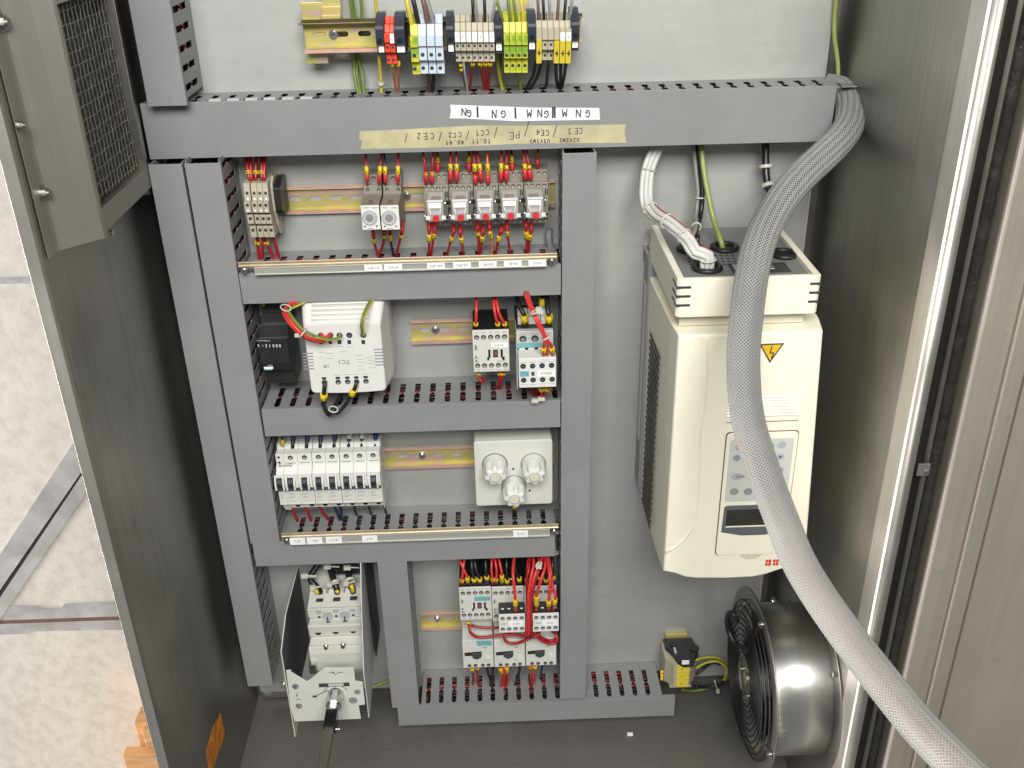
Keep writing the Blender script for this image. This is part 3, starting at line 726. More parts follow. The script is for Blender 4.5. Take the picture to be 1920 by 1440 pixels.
# ================================================================== top terminal row
ZT = 86
G1 = 'black end clamps on the top rail'
clamp('end clamp left of the two orange red terminal blocks','A2',555,606,(75,165,282,350),ZT,hole=258,lab=(286,330),txt='X1')
for i,(a,b_) in enumerate(((606,640),(640,672))):
    term('orange red terminal block on the top rail, '+('left one without a tag' if i==0 else 'right one with a white tag'),'orange red terminal blocks','A2',a,b_,(104,212,270,335,405),ZT,'red_block',(300,378),marker=None if i==0 else (212,274),txt='50',xs=6)
clamp('end clamp right of the two orange red terminal blocks','A2',672,738,(72,165,282,345),ZT,hole=258,lab=(284,330),txt='X2')
term('single yellow green earth terminal left of the blue grey blocks','earth terminals','A2',770,820,(85,232,300,395,470),ZT,'yellowgreen',(352,436),hr=2.1,xs=3)
for i,(a,b_) in enumerate(((820,872),(876,926),(929,978))):
    term(('leftmost','middle','rightmost')[i]+' of the three pale blue grey terminal blocks on the top rail','pale blue grey terminal blocks','A2',a,b_,(88,228,292,385,466),ZT,'bluegrey',(346,430),hr=2.1,xs=4)
clamp('end clamp between the blue grey blocks and the tagged beige blocks','A2',1000,1050,(68,165,272,350),ZT,hole=250,lab=(278,325),txt='X3')
nums = ['62','30','1.2','41','40','11','61']
for i in range(7):
    a = 1052+i*36.2
    term(f'{ORD[i]} from the left of the seven beige terminal blocks with white number tags','beige terminal blocks with white number tags','A2',a,a+35.2,(90,200,268,325,390),ZT,'beige',(290,364),marker=(202,266),txt=nums[i])
clamp('end clamp between the tagged beige blocks and the four earth terminals','A2',1305,1356,(66,160,265,340),ZT,hole=244,lab=(272,318),txt='X4')
for i in range(4):
    a = 1362+i*38.5
    term(f'{ORD[i]} from the left in the row of four yellow green earth terminals','earth terminals','A2',a,a+37.5,(72,215,285,372,460),ZT,'yellowgreen',(350,414),hr=1.9)
clamp('end clamp right of the four yellow green earth terminals','A2',1515,1568,(56,150,258,330),ZT,hole=235,lab=(266,310),txt='X5')
for i in range(6):
    a = 1568+i*37.3; fl = i not in (1,2)
    nm = ('leftmost beige terminal with a yellow lightning cover, right of the fifth clamp','left one of the two bare beige terminals between lightning covers','right one of the two bare beige terminals between lightning covers','beige terminal with lightning cover and no white tag, right of the bare pair','beige terminal with lightning cover and white tag, second from the right end','rightmost beige terminal with lightning cover and white tag')[i]
    term(nm,'beige terminals of the right end group','A2',a,a+36.5,(80,182,252,318,380),ZT,'beige',(282,350) if not fl else (282,350),marker=(205,262) if i>3 else None,txt='47' if i==4 else ('48' if i==5 else None),flag=(256 if i else 250,400) if fl else False)
clamp('end clamp at the right end of the top rail','A2',1790,1842,(42,140,255,320),ZT,hole=225,lab=(258,300),txt='X6')
# wires of the top row ------------------------------------------------
def W2(pts,r,col,lab,**k): return wire('A2',pts,r,col,lab,group='wires of the top terminal row',**k)
zz_ = ZT-18
W2([(738,-60,70),(762,60,74),(798,235,zz_)],2.6,'wire_yellow','thick yellow and green earth wire entering the single earth terminal from above',mat2='wire_lime')
W2([(775,-60,66),(800,40,70),(838,222,zz_)],2.6,'wire_black','thick black wire entering the leftmost blue grey terminal from above')
W2([(835,-60,66),(862,40,70),(893,222,zz_)],2.6,'wire_brown','thick brown wire entering the middle blue grey terminal from above')
W2([(862,-60,66),(895,60,70),(940,222,zz_)],2.4,'wire_grey','thick grey wire entering the rightmost blue grey terminal from above')
W2([(1160,-60,70),(1168,60,74),(1172,196,zz_)],1.7,'wire_black','black wire entering the fourth tagged beige terminal')
W2([(1178,-60,70),(1190,60,74),(1208,196,zz_)],1.5,'wire_grey','grey wire entering the fifth tagged beige terminal')
W2([(1238,-60,70),(1242,60,74),(1243,196,zz_)],1.7,'wire_black','black wire entering the sixth tagged beige terminal')
W2([(1325,-60,70),(1300,60,74),(1280,196,zz_)],1.6,'wire_grey','grey wire entering the seventh tagged beige terminal')
for i,(a,c,d) in enumerate(((1300,1335,1383),(1385,1396,1418),(1418,1432,1460),(1462,1480,1497))):
    W2([(a,-60,70),(c,60,74),(d,218,zz_)],1.7,'wire_green' if i!=3 else 'wire_yellow',f'green and yellow earth wire entering the {ORD[i]} terminal of the earth row',mat2='wire_lime')
for i,(a,d,c) in enumerate(((1575,1586,'wire_brown'),(1608,1620,'wire_black'),(1645,1660,'wire_grey'),(1712,1697,'wire_brown'),(1760,1737,'wire_black'),(1800,1775,'wire_grey'))):
    W2([(a,-60,70),((a+d)/2,60,74),(d,190,zz_)],1.6,c,f'{c[5:]} wire entering the {ORD[i]} terminal of the right end group')
W2([(392,-60,16),(396,0,16),(408,110,14),(425,310,12),(418,450,14),(445,600,25)],1.9,'wire_green','outer left earth wire looping behind the top rail foot into the duct',mat2='wire_lime')
W2([(455,-60,16),(466,110,14),(440,330,12),(468,470,14),(482,600,25)],1.9,'wire_green','outer right earth wire looping behind the top rail foot into the duct',mat2='wire_lime')
W2([(400,-60,12),(430,150,10),(438,330,10),(435,460,12),(460,600,25)],1.6,'wire_green','inner earth wire behind the top rail foot',mat2='wire_lime')
W2([(548,-60,40),(560,80,34),(572,320,30),(585,480,30),(590,595,25)],2.0,'wire_yellow','yellow and black wire passing behind the first end clamp into the duct',mat2='wire_black',ties=[(518,535)])
W2([(655,395,ZT-16),(664,450,60),(685,600,22)],1.3,'wire_orange','left orange wire under the orange red terminal blocks',mk=[(400,432)])
W2([(697,392,ZT-16),(697,450,60),(698,600,22)],1.3,'wire_orange','right orange wire under the orange red terminal blocks',mk=[(398,430)])
W2([(882,455,60),(890,510,45),(905,610,22)],2.2,'wire_brown','brown wire under the blue grey terminals')
W2([(920,450,60),(918,520,45),(908,612,22)],2.2,'wire_black','black wire under the blue grey terminals')
W2([(968,450,60),(955,520,45),(918,612,22)],2.2,'wire_grey','grey wire under the blue grey terminals')
W2([(1090,380,70),(1094,440,60),(1135,605,22)],1.2,'wire_brown','thin brown wire with two yellow markers under the first tagged beige terminal',mk=[(400,418),(428,446)])
W2([(1108,385,70),(1115,450,60),(1138,605,22)],1.1,'wire_white','thin cream wire under the second tagged beige terminal')
for i,(a,d) in enumerate(((1170,1142),(1210,1245),(1246,1254),(1278,1262))):
    W2([(a,380,70),((a*2+d)/3,450,55),(d,600,22)],1.6,'wire_red',f'{ORD[i]} from the left of the dark red wires under the tagged beige terminals',mk=[(384,418)])
W2([(1322,330,40),(1330,450,35),(1365,610,22)],1.9,'wire_yellow','yellow green wire under the fourth end clamp',mat2='wire_black')
W2([(1340,330,36),(1345,470,32),(1385,610,22)],1.9,'wire_green','green wire under the fourth end clamp',mat2='wire_lime')
W2([(1462,440,60),(1464,500,45),(1475,600,22)],1.9,'wire_lime','pale green wire under the four earth terminals')
for i,(p) in enumerate((((1565,385,70),(1550,470,50),(1520,530,40),(1478,605,22)),((1602,385,70),(1580,470,50),(1550,530,40),(1495,608,22)),((1646,390,70),(1638,470,50),(1632,530,35),(1600,612,22)),((1692,395,70),(1694,480,50),(1706,590,22)),((1724,395,70),(1722,480,50),(1715,590,22)),((1756,395,70),(1745,480,50),(1722,590,22)))):
    W2(p,1.9,'wire_black',f'{ORD[i]} from the left of the black wires under the lightning covers')
wire('C2',[(198,-40,8),(186,100,6),(186,200,8),(200,300,10),(206,380,12),(202,470,16)],2.6,'wire_lime','green earth wire running down the right edge of the plate behind the wide duct',mat2='wire_green')
# ================================================================== relay row
ZS = 60
for i,(xa,xb) in enumerate(((0,66),(74,134),(134,190),(190,246))):
    t='A5'; X0=w(t,143+xa,330,50).x+.15; X1=w(t,143+xb,330,50).x-.15; xm=150+(xa+xb)/2
    P=Yp(t,xm+20,[(828,ZS-10),(715,ZS-9),(704,ZS-14),(692,ZS-5),(602,ZS-5),(588,ZS-10),(580,ZS),(472,ZS),(458,ZS-6),(360,ZS-7),(345,ZS-8),(285,ZS-9)])
    P+=[(P[-1][0]+1,ZS-30),(P[-1][0]+2,8),(P[0][0]-2,8),(P[0][0]-1,ZS-34)]
    r=thing('terminal_block',f'{ORD[i]} from the left of the four double deck beige terminals beside the left duct','terminal block',((X0+X1)/2,P[3][0],8),'double deck beige terminals')
    B().prism(P,'x',X0,X1).out('body','beige',r,.4)
    b=B()
    for (y,z,rr) in ((385,ZS-7,1.8),(440,ZS-6.5,1.3),(505,ZS,1.9),(560,ZS,1.2),(640,ZS-5,2.0),(755,ZS-9.5,2.0)):
        c=w(t,xm,y,z); c.x=(X0+X1)/2; b.cyl((c.x,c.y,z-.4),(0,0,1),rr,.9,12,0 if rr>1.5 else 1)
    b.out('screws',['print','label'],r)
t='A5'
X0=w(t,391,330,50).x+.2; X1=X0+3
P=Yp(t,450,[(790,24),(700,34),(560,42),(300,42),(215,30),(205,20)]); P+=[(P[-1][0],8),(P[0][0],8)]
tag(B().prism(P,'x',X0,X1).out('end_plate','beige',None,.4),'thin beige end plate right of the double deck terminals','end plate')
clamp('black end clamp beside the double deck terminals under the wide duct',t,455,520,(212,330,560,620),50,zb=8,grp=None,hole=400,body='black')
def W5(pts,r,col,lab,**k): return wire('A5',pts,r,col,lab,group='wires of the relay row',**k)
for i,(a,c,d) in enumerate(((155,178,200),(205,212,222),(270,265,262),(315,322,322),(352,350,350))):
    W5([(a,-30,24),(c,100,34),(d,262,42)],2.1,'wire_red',f'{ORD[i]} from the left of the red wires above the double deck terminals',mk=[(184,214)] if i in (0,2,3) else ())
for i,(a,c,d) in enumerate(((282,282,300),(335,335,325),(352,372,455),(420,455,505))):
    W5([(a,815,36),(c,880,34),(d,1060,26)],2.1,'wire_red',f'{ORD[i]} from the left of the red wires below the double deck terminals',mk=[(846,880)] if i in (0,2) else ())
# timers and their sockets -------------------------------------------
for i in range(2):
    dx=i*195; t='A5'; nm=('left','right')[i]
    X0=w(t,1345+dx,400,40).x; X1=w(t,1528+dx,400,40).x
    P=Yp(t,1440+dx,[(720,30),(690,38),(640,44),(400,44),(375,40),(300,40),(292,28),(200,28),(190,22)]); P+=[(P[-1][0]+1,4),(P[0][0],4)]
    s=thing('relay_socket',f'beige screw socket under the {nm} timer relay','relay socket',((X0+X1)/2,P[3][0],4),'relay sockets')
    B().prism(P,'x',X0+.2,X1-.2).out('body','socket',s,.4)
    holes(t,[(1382+dx,352),(1500+dx-5,352)],40,2.2,s,lit='screw'); holes(t,[(1441+dx,234)],28,2.4,s,'centre_screw',lit='brass')
    F=rect(t,1322+dx*1.0,508,1508+dx*1.0-3,752,90)
    r=thing('timer_relay',f'{nm} one of two timer relays with a round dial on a white face','timer relay',((F[0]+F[1])/2,(F[2]+F[3])/2,44),'timer relays')
    bx('body','socket',r,F[0]+.3,F[1]-.3,F[2]+.5,F[3]-.3,44.2,89,.8)
    o=bx('face','white',r,F[0],F[1],F[2],F[3],89,90.2,.5)
    c=w(t,1403+dx*1.0,628,91); b=B().cyl((c.x,c.y,90.2),(0,0,1),8.6,2.2,40).ring((c.x,c.y,92.4),(0,0,1),7.2,.6,40,6)
    o=b.out('dial','lightgrey',r); b=B().cyl((c.x,c.y,92.4),(0,0,1),4.4,1.2,24); b.box(c.x-4.2,c.x+4.2,c.y-.6,c.y+.6,93.6,94.2)
    b.out('dial_knob','midgrey',o); 
    b=B()
    for k in range(11): 
        a=radians(210-24*k+180); b.box(c.x+7.8*cos(a)-.3,c.x+7.8*cos(a)+.3,c.y+7.8*sin(a)-.3,c.y+7.8*sin(a)+.3,92.4,92.9)
    b.out('dial_marks','print',o)
    dashes(t,[(1365+dx,532),(1450+dx,532),(1410+dx,738)],90.2,r,6,.8,'print')
    plate('led_window','print',r,t,1350+dx,712,1368+dx,726,90.2,.3); plate('led_window','print',r,t,1465+dx,708,1482+dx,722,90.2,.3)
    plate('side_window','wire_brown',r,t,1393+dx,455,1440+dx,505,84,.2)
for i,(a,c,d,col,mk,sl) in enumerate(((1362,1370,1380,'wire_red',(108,182),(185,285)),(1528,1508,1498,'wire_red',(115,190),(195,285)),(1548,1556,1562,'wire_blue',(122,190),(195,285)),(1692,1686,1685,'wire_red',(102,182),(190,280)))):
    W5([(a,-40,30),(c,120,42),(d,300,44)],1.5,col,f'{ORD[i]} from the left of the wires entering the timer sockets from above',mk=[mk],sl=[sl])
for i,(p,col,mk,sl) in enumerate(((((1425,700,44),(1440,800,44),(1455,900,38),(1498,1050,26)),'wire_red',(840,892),(752,835)),(((1545,700,44),(1548,820,44),(1530,920,38),(1478,1050,26)),'wire_red',(792,826),(752,790)),(((1598,700,44),(1606,800,44),(1620,900,38),(1648,1050,26)),'wire_blue',(792,860),(752,790)),(((1738,650,40),(1728,760,44),(1700,880,38),(1660,1050,26)),'wire_red',(795,822),(690,790)))):
    W5(p,1.6,col,f'{ORD[i]} from the left of the wires leaving the timer sockets below',mk=[mk],sl=[sl])
# five relays ---------------------------------------------------------
def W6(pts,r,col,lab,**k): return wire('A6',pts,r,col,lab,group='wires of the relay row',**k)
for i in range(5):
    dx=i*250; dy=-7.5*i; t='A6'; nm=ORD[i]
    X0=w(t,185+dx,400,42).x; X1=w(t,432+dx,400,42).x
    P=Yp(t,300+dx,[(715+dy,30),(668+dy,32),(664+dy,40),(622+dy,41),(618+dy,46),(372+dy,46),(365+dy,40),(300+dy,40),(292+dy,27),(182+dy,27),(172+dy,22)]); P+=[(P[-1][0]+1,4),(P[0][0],4)]
    s=thing('relay_socket',f'beige screw socket under the {nm} clear relay from the left','relay socket',((X0+X1)/2,P[4][0],4),'relay sockets')
    B().prism(P,'x',X0+.2,X1-.2).out('body','socket',s,.4)
    holes(t,[(210+dx+k*59,338+dy) for k in range(4)],40,2.3,s,lit='lightgrey')
    holes(t,[(205+dx+k*59+10,215+dy) for k in ((2,3) if i in (0,1,3,4) else (3,))],27,2.3,s,'upper_screws',lit='lightgrey')
    holes(t,[(235+dx+k*56,690+dy) for k in range(4)],31,2.2,s,'lower_screws',lit='lightgrey'); holes(t,[(405+dx,640+dy)],41,2.2,s,'side_screw',lit='lightgrey')
    b=B()
    for x,y in ((402,400),(420,400),(432,560),(450,560)): c=w(t,x+dx,y+dy,46); b.box(c.x-.7,c.x+.7,c.y-3.5,c.y+3.5,45.8,46.3)
    b.out('socket_slots','print',s)
    if i<4: plate('side_notch','black',s,t,388+dx,455+dy,452+dx,500+dy,46,1.2,.4)
    F=rect(t,215+dx,462+dy,382+dx,672+dy,82)
    r=thing('relay',f'{nm} from the left of the five clear relays with red test buttons','relay',((F[0]+F[1])/2,(F[2]+F[3])/2,46),'clear plug in relays')
    bx('core','wire_brown',r,F[0]+4,F[1]-4,F[2]+16,F[3]-5,46.2,70,1)
    bx('coil','lightgrey',r,F[0]+5,F[1]-5,F[2]+5,F[2]+15,46.2,74,2.5)
    o=bx('clear_cover','glass_clear',r,F[0],F[1],F[2],F[3],46.2,82,1.2)
    X=rect(t,228+dx,486+dy,358+dx,538+dy,83.4); bx('white_label','label',o,*X,82.1,83.2,.2)
    bx('cover_rib','white',o,F[0]+.6,F[1]-.6,X[3]+1,X[3]+3.4,82.05,83.0,.2)
    for sg in (-1,1):
        q=[(X[0] if sg<0 else X[1],X[2]-1),((F[0]+F[1])/2+sg*5.5,F[2]+9),((F[0]+F[1])/2+sg*4.2,F[2]+9),((X[0]+1.6) if sg<0 else (X[1]-1.6),X[2]-1)]
        B().prism(q,'z',82.05,82.8).out('cover_rib','white',o)
    c=w(t,305+dx,642+dy,86); B().cyl((c.x,c.y,82),(0,0,1),3.7,4.4,20).out('test_button','sleeve_red',r,.4)
    for sg in (-1,1): 
        B().box(c.x+sg*9-2.6,c.x+sg*9+2.6,c.y-2,c.y+2.6,82.05,84).out('cover_lug','white',r,.3)
    bx('retaining_clip','screw',r,F[1]+1.2,F[1]+3.2,F[3]-12,F[3]-3,60,80,.5)
    bx('retaining_clip','screw',r,F[0]-3.4,F[0]-1.4,F[2]-1,F[2]+7,60,80,.5)
UP=[(165,195,208,'wire_red',(160,190),(192,285)),(288,272,266,'wire_red',(155,192),(194,285)),(318,322,325,'wire_red',(-10,60),(64,155)),
 (452,450,452,'wire_red',(85,166),(170,272)),(506,512,515,'wire_red',(88,176),(180,272)),(638,638,638,'wire_red',(-10,50),(55,150)),
 (675,690,702,'wire_red',(90,182),(186,270)),(705,738,762,'wire_red',(88,166),(170,270)),(815,822,826,'wire_orange',(90,180),(186,270)),
 (962,958,958,'wire_red',(85,160),(166,264)),(1020,1012,1010,'wire_red',(126,164),(168,268)),(1055,1064,1070,'wire_red',(-10,60),(64,142)),
 (1178,1190,1202,'wire_red',(78,160),(166,252)),(1208,1232,1256,'wire_red',(120,155),(160,250)),(1328,1322,1320,'wire_red',(-12,18),(25,130))]
for i,(a,c,d,col,mk,sl) in enumerate(UP):
    bk = sl[1]<170
    W6([(a,-60,20 if bk else 34),(c,90 if not bk else 40,24 if bk else 42),(d,(sl[1]+14),26 if bk else 42)],1.55,col,f'{(ORD+["thirteenth","fourteenth","fifteenth"])[i]} from the left of the wires entering the relay sockets from above',mk=[mk],sl=[sl],slr=1.75)
DN=[((240,660),(238,800),(238,900),(236,1060),'wire_red',(780,856),(675,775)),((292,660),(290,780),(275,880),(250,1060),'wire_red',(775,856),(675,770)),
 ((482,690),(478,790),(450,880),(405,1040),'wire_red',(812,866),(715,806)),((546,690),(550,800),(568,890),(575,1050),'wire_red',(815,896),(705,812)),
 ((722,650),(724,760),(732,870),(735,1060),'wire_red',(766,802),(670,764)),((778,690),(776,790),(765,880),(748,1050),'wire_red',(806,884),(705,802)),((836,650),(845,760),(862,870),(872,1050),'wire_orange',(756,840),(668,752)),
 ((964,690),(958,760),(930,850),(898,1040),'wire_red',(800,880),(702,796)),((1018,650),(1018,760),(1028,850),(1058,1040),'wire_red',(754,836),(665,750)),
 ((1208,640),(1208,740),(1212,850),(1218,1040),'wire_red',(756,842),(655,752)),((1260,680),(1256,770),(1242,860),(1230,1040),'wire_red',(792,872),(700,788))]
for i,(p0,p1,p2,p3,col,mk,sl) in enumerate(DN):
    W6([(*p0,36),(*p1,42),(*p2,38),(*p3,24)],1.6,col,f'{ORD[i]} from the left of the wires leaving the relay sockets below',mk=[mk],sl=[sl],slr=1.7)
# plastic conduit stub at the right of the relay row
wire('A6',[(1440,760,8),(1432,800,14),(1445,900,14),(1500,1000,10)],4.5,'midgrey','short grey sleeve bending into the duct beside the fifth relay',cat='cable sleeve',name='cable_sleeve')
# ================================================================== label rails
def label_rail(label, L, Rr, z, tags, left_x):
    (tl,xl,ya,yb,yc),(tr,xr,yra,yrb,yrc)=L,Rr
    A=[w(tl,xl,y,z) for y in (ya,yb,yc)]; C=[w(tr,xr,y,z) for y in (yra,yrb,yrc)]
    Y=[(a.y+c.y)/2 for a,c in zip(A,C)]; X0=A[0].x; X1=C[0].x
    r=thing('label_rail',label,'label rail',((X0+X1)/2,Y[1],80.2),'label rails on the cross ducts')
    B().prism([(Y[0],z-.2),(Y[0],z+1.2),(Y[0]-1.4,z+1.4),(Y[1]+1.6,z-.4),(Y[1]+.6,z+.8),(Y[1]-1,z+.8),(Y[1]-1,80.1),(Y[1]-2,80.1),(Y[1]-2,z-1.4)],'x',X0,X1).out('zinc_strip','brass',r,.2)
    b=B().box(X0+left_x,X1-12,Y[2],Y[1]-1.2,z-6,z)
    for k in (.0,.82): b.box(X0+left_x,X1-12,Y[2]+(Y[1]-Y[2]-1.2)*k,Y[2]+(Y[1]-Y[2]-1.2)*(k+.14),z,z+1.0)
    o=b.out('aluminium_rail','alu',r,.2)
    ym=(Y[1]+Y[2])/2
    for X in (X0+6,X1-6):
        B().cyl((X,ym+.5,80.1),(0,0,1),3.9,9,20).cyl((X,ym+.5,89.1),(0,0,1),2.9,2.4,16).cyl((X,ym+.5,91.5),(0,0,1),1.5,.3,6,1).out('screw',['screw','print'],r)
    for t,x0,x1,y,s in tags:
        a=w(t,x0,y,z); c=w(t,x1,y,z)
        lo=bx('name_tag','label',r,a.x,c.x,Y[2]+1.4,Y[1]-1.6,z+1.0,z+1.6,.1)
        text(s,((a.x+c.x)/2,(Y[1]+Y[2])/2,z+1.68),3.3,'print',lo,sx=.85)
label_rail('label rail with seven tags under the relay row',('A5',80,1062,1108,1198),('A6',1518,992,1040,1130),88,
    [('A5',1352,1532,1130,'KT-SPO'),('A5',1550,1730,1130,'KT-MC'),('A6',218,396,1110,'KA1-SPO'),('A6',478,656,1104,'KA-SPO'),('A6',735,914,1096,'KA-MC'),('A6',985,1162,1090,'KA-BC'),('A6',1230,1405,1086,'KA-P')],18)
label_rail('label rail with five tags under the breaker row',('B1',250,1066,1112,1190),('B2',1532,962,1000,1090),88,
    [('B1',340,497,1150,'QF-2'),('B1',512,668,1140,'QF-1'),('B1',700,860,1130,'QF-TC1'),('B1',1062,1215,1120,'QF-P'),('B2',1078,1226,1060,'FU-U1')],13)
# ================================================================== hour counter
t='A7'
Xa=w(t,112,450,72).x; Xb=w(t,408,450,72).x
P=Yp(t,260,[(905,52),(780,54),(770,66),(700,72),(450,72),(445,60),(310,58),(305,40),(205,38),(200,24),(90,20)]); P+=[(P[-1][0],8),(P[0][0],8)]
hc=thing('hour_counter','black running hours counter with white digits in the left corner under the relay row','hour counter',((Xa+Xb)/2,P[4][0]-20,8))
B().prism(P,'x',Xa,Xb+1).out('body','black',hc,.8)
c=w(t,240,520,72); o=plate('digit_window','blackgloss',hc,t,160,492,372,548,72,.2)
for k,ch in enumerate(('0','0','0','1','5','4','h')):
    c=w(t,(346,314,281,244,208,175,130)[k],522,72.3); text(ch,(c.x,c.y,72.4),4.6 if k!=6 else 4,'label' if k!=5 else 'midgrey',o,sx=.8)
dashes(t,[(140,474),(190,474),(220,476)],72.1,hc,6,.8,'lightgrey')
q=plate('maker_badge','label',hc,t,186,735,278,758,72,.3); plate('badge_band','logo_blue' if 'logo_blue' in MAT else 'teal',q,t,196,757,268,768,72,.28)  # teal strip along the badge edge
dashes(t,[(248,720)],72.1,hc,6,1.0,'lightgrey'); 
for x,y in ((262,605),(350,760)): plate('dimple','blackgloss',hc,t,x-10,y-9,x+10,y+9,72,.25)
for i,(x,) in enumerate(((178,),(385,))):
    wire(t,[(x,-30,40),(x,60,44),(x,130,40)],1.7,'wire_black',('left','right')[i]+' wire into the top of the hour counter',mk=[(60,120)])
# ================================================================== transformer
tb=thing('transformer_bracket','dark grey steel bracket behind the white transformer','bracket',(w(t,1430,400,20).x,w(t,1430,400,20).y,.3))
X0,X1,Y0,Y1=rect(t,700,62,1400,700,40)
bx('bracket_plate','green_dark',tb,X0,w(t,1425,300,40).x,w(t,1440,690,40).y,Y1+8,.3,40,1)
zf=98; 
F=[w(t,578,330,zf),w(t,1342,295,zf),w(t,1415,925,zf),w(t,655,985,zf)]
X0=(F[0].x+F[3].x)/2; X1=(F[1].x+F[2].x)/2; Y1=w(t,960,300,zf).y; Y0=w(t,1030,990,zf).y
tr=thing('transformer','white plastic cased transformer marked TC1 with vent slots and dangling black leads','transformer',((X0+X1)/2,(Y0+Y1)/2,20))
cx=(X0+X1)/2; n=10
def rrect(x0,x1,y0,y1,r,bow=0,seg=4):
    P=[]
    for (cx_,cy_,a0) in ((x1-r,y1-r,0),(x0+r,y1-r,90),(x0+r,y0+r,180),(x1-r,y0+r,270)):
        for k in range(seg+1):
            a=radians(a0+90*k/seg); P.append((cx_+r*cos(a),cy_+r*sin(a)))
    if bow:
        Q=[]
        for i,(x,y) in enumerate(P):
            Q.append((x,y))
            j=(i+1)%len(P); x2,y2=P[j]
            if abs(y-y2)<1e-6 and abs(x-x2)>20:
                for s_ in (.2,.4,.6,.8): Q.append((x+(x2-x)*s_, y+(bow if y>(y0+y1)/2 else -bow)*(1-(2*s_-1)**2)))
        P=Q
    return P
lo=rrect(X0-6,X1+6,Y0-5,Y1+34,9,2); up=rrect(X0,X1,Y0,Y1,5,1.6); N=len(lo)
b=B(); b.add([(x,y,20) for x,y in lo]+[(x,y,56) for x,y in lo]+[(x,y,zf-2) for x,y in up]+[(x+(cx-x)*.02,y+((Y0+Y1)/2-y)*.02,zf) for x,y in up],
  [tuple(range(4*N-N,4*N))]+[(k*N+i,k*N+(i+1)%N,(k+1)*N+(i+1)%N,(k+1)*N+i) for k in range(3) for i in range(N)])
b.out('case','white',tr,.8)
b=B(); ytop=Y1+30
for k in range(6):
    f=k/5; y=Y1+3+22*f; z=zf-2-(34+0)*((y-Y1)/34)*1.0
    b.box(X0+10,X1-14,y-.9,y+.9,z-1.5,z+1.6)
b.out('top_fins','offwhite',tr)['kind']='stuff'
for sx_,xx,yy in ((1,630,600),(-1,1340,560)):
    for k in range(6):
        c=w(t,xx+k*2.5,yy+k*31,zf); bx('vent_slot','print_faint',tr,c.x-6.5,c.x+5.5,c.y-.8,c.y+.8,zf-.1,zf+.12)
for x in (757,850,943,1040,1180):
    y=412-(x-757)*.004; c=w(t,x,y+8,zf); b=B().cyl((c.x,c.y,zf-.2),(0,0,1),3.7,.5,18,0).cyl((c.x,c.y-.8,zf+.3),(0,0,1),2.3,.2,12,1)
    c=w(t,x,490,zf); b.box(c.x-2.2,c.x+2.2,c.y-2.2,c.y+3,zf-.2,zf+.35,0); b.out('terminal_hole',['hole','screw'],tr)
for x in (787,925,1020,1110,1203):
    c=w(t,x,850-(x-787)*.03,zf); b=B().box(c.x-2.6,c.x+2.6,c.y-1.6,c.y+1.6,zf-.2,zf+.35,0)
    c=w(t,x+4,892-(x-787)*.03,zf); b.cyl((c.x,c.y,zf-.2),(0,0,1),3.4,.5,18,0).cyl((c.x,c.y-1.2,zf+.3),(0,0,1),1.8,.2,12,1); b.out('terminal_hole',['hole','midgrey'],tr)
c=w(t,985,684,zf); text('TC1',(c.x,c.y,zf+.15),5.4,'print',tr,sx=1.1)
c=w(t,808,728,zf); text('UR',(c.x,c.y,zf+.15),4.6,'print',tr,sx=.9,rot=185)
dashes(t,[(1130,620),(1240,640),(1150,660),(1260,670),(1160,690),(1250,700),(1150,725),(1270,745),(1160,765),(770,590),(840,600),(760,640),(840,650),(980,585),(757,535),(850,535),(945,530),(1045,535),(925,818),(1020,812),(1110,808),(1203,806)],zf+.05,tr,9,.7)
G='wires of the transformer'
wire(t,[(650,60,70),(500,95,80),(400,150,96),(390,210,108),(470,330,118),(600,440,120),(740,478,110),(850,410,zf+1)],2.3,'wire_bright','outer of the red wires looping down to the white transformer',group=G)
wire(t,[(560,60,70),(440,110,84),(405,160,100),(420,230,112),(520,360,122),(640,450,122),(780,480,112),(800,460,106),(757,410,zf+1)],2.3,'wire_bright','inner of the red wires looping down to the white transformer',group=G)
wire(t,[(660,50,70),(540,110,84),(430,165,100),(440,200,110),(560,350,124),(700,430,124),(860,462,114),(940,440,110),(945,408,zf+1)],2.0,'wire_yellow','yellow and green earth wire tied to the red wires at the transformer',mat2='wire_green',group=G)
c=w(t,405,145,106); tag(B().ring(c,(.4,1,.2),6.2,.8,20,6).out('cable_tie','tie'),'upper white cable tie around the red transformer wires','cable tie')
c=w(t,578,395,124); o=tag(B().ring(c,(.8,-.7,.1),6.4,1.0,20,6).box(c.x-10,c.x-5,c.y-5,c.y-1,c.z-2,c.z+1.5).out('cable_tie','tie'),'lower white cable tie around the red transformer wires','cable tie')
wire(t,[(1290,30,70),(1250,90,84),(1200,190,108),(1170,300,116),(1172,380,110),(1182,412,zf+1)],2.6,'wire_yellow','thick yellow wire entering the right terminal of the transformer',mat2='wire_green',group=G)
wire(t,[(797,880,zf+1),(793,930,104),(783,1060,100),(795,1150,100),(838,1222,98),(870,1170,98),(900,1168,96)],2.7,'wire_black','left black lead hanging from the transformer',mk=[(992,1084)],group=G)
wire(t,[(1113,870,zf+1),(1105,920,104),(1062,1020,102),(990,1130,100),(915,1200,98),(880,1160,96),(900,1110,86),(960,1020,70)],2.4,'wire_black','right black lead hanging from the transformer',mk=[(948,1030)],group=G)
c=w(t,880,1160,99); tag(B().ring(c,(.3,1,.2),5.6,1.0,20,6).out('cable_tie','tie'),'white cable tie around the black leads under the transformer','cable tie')
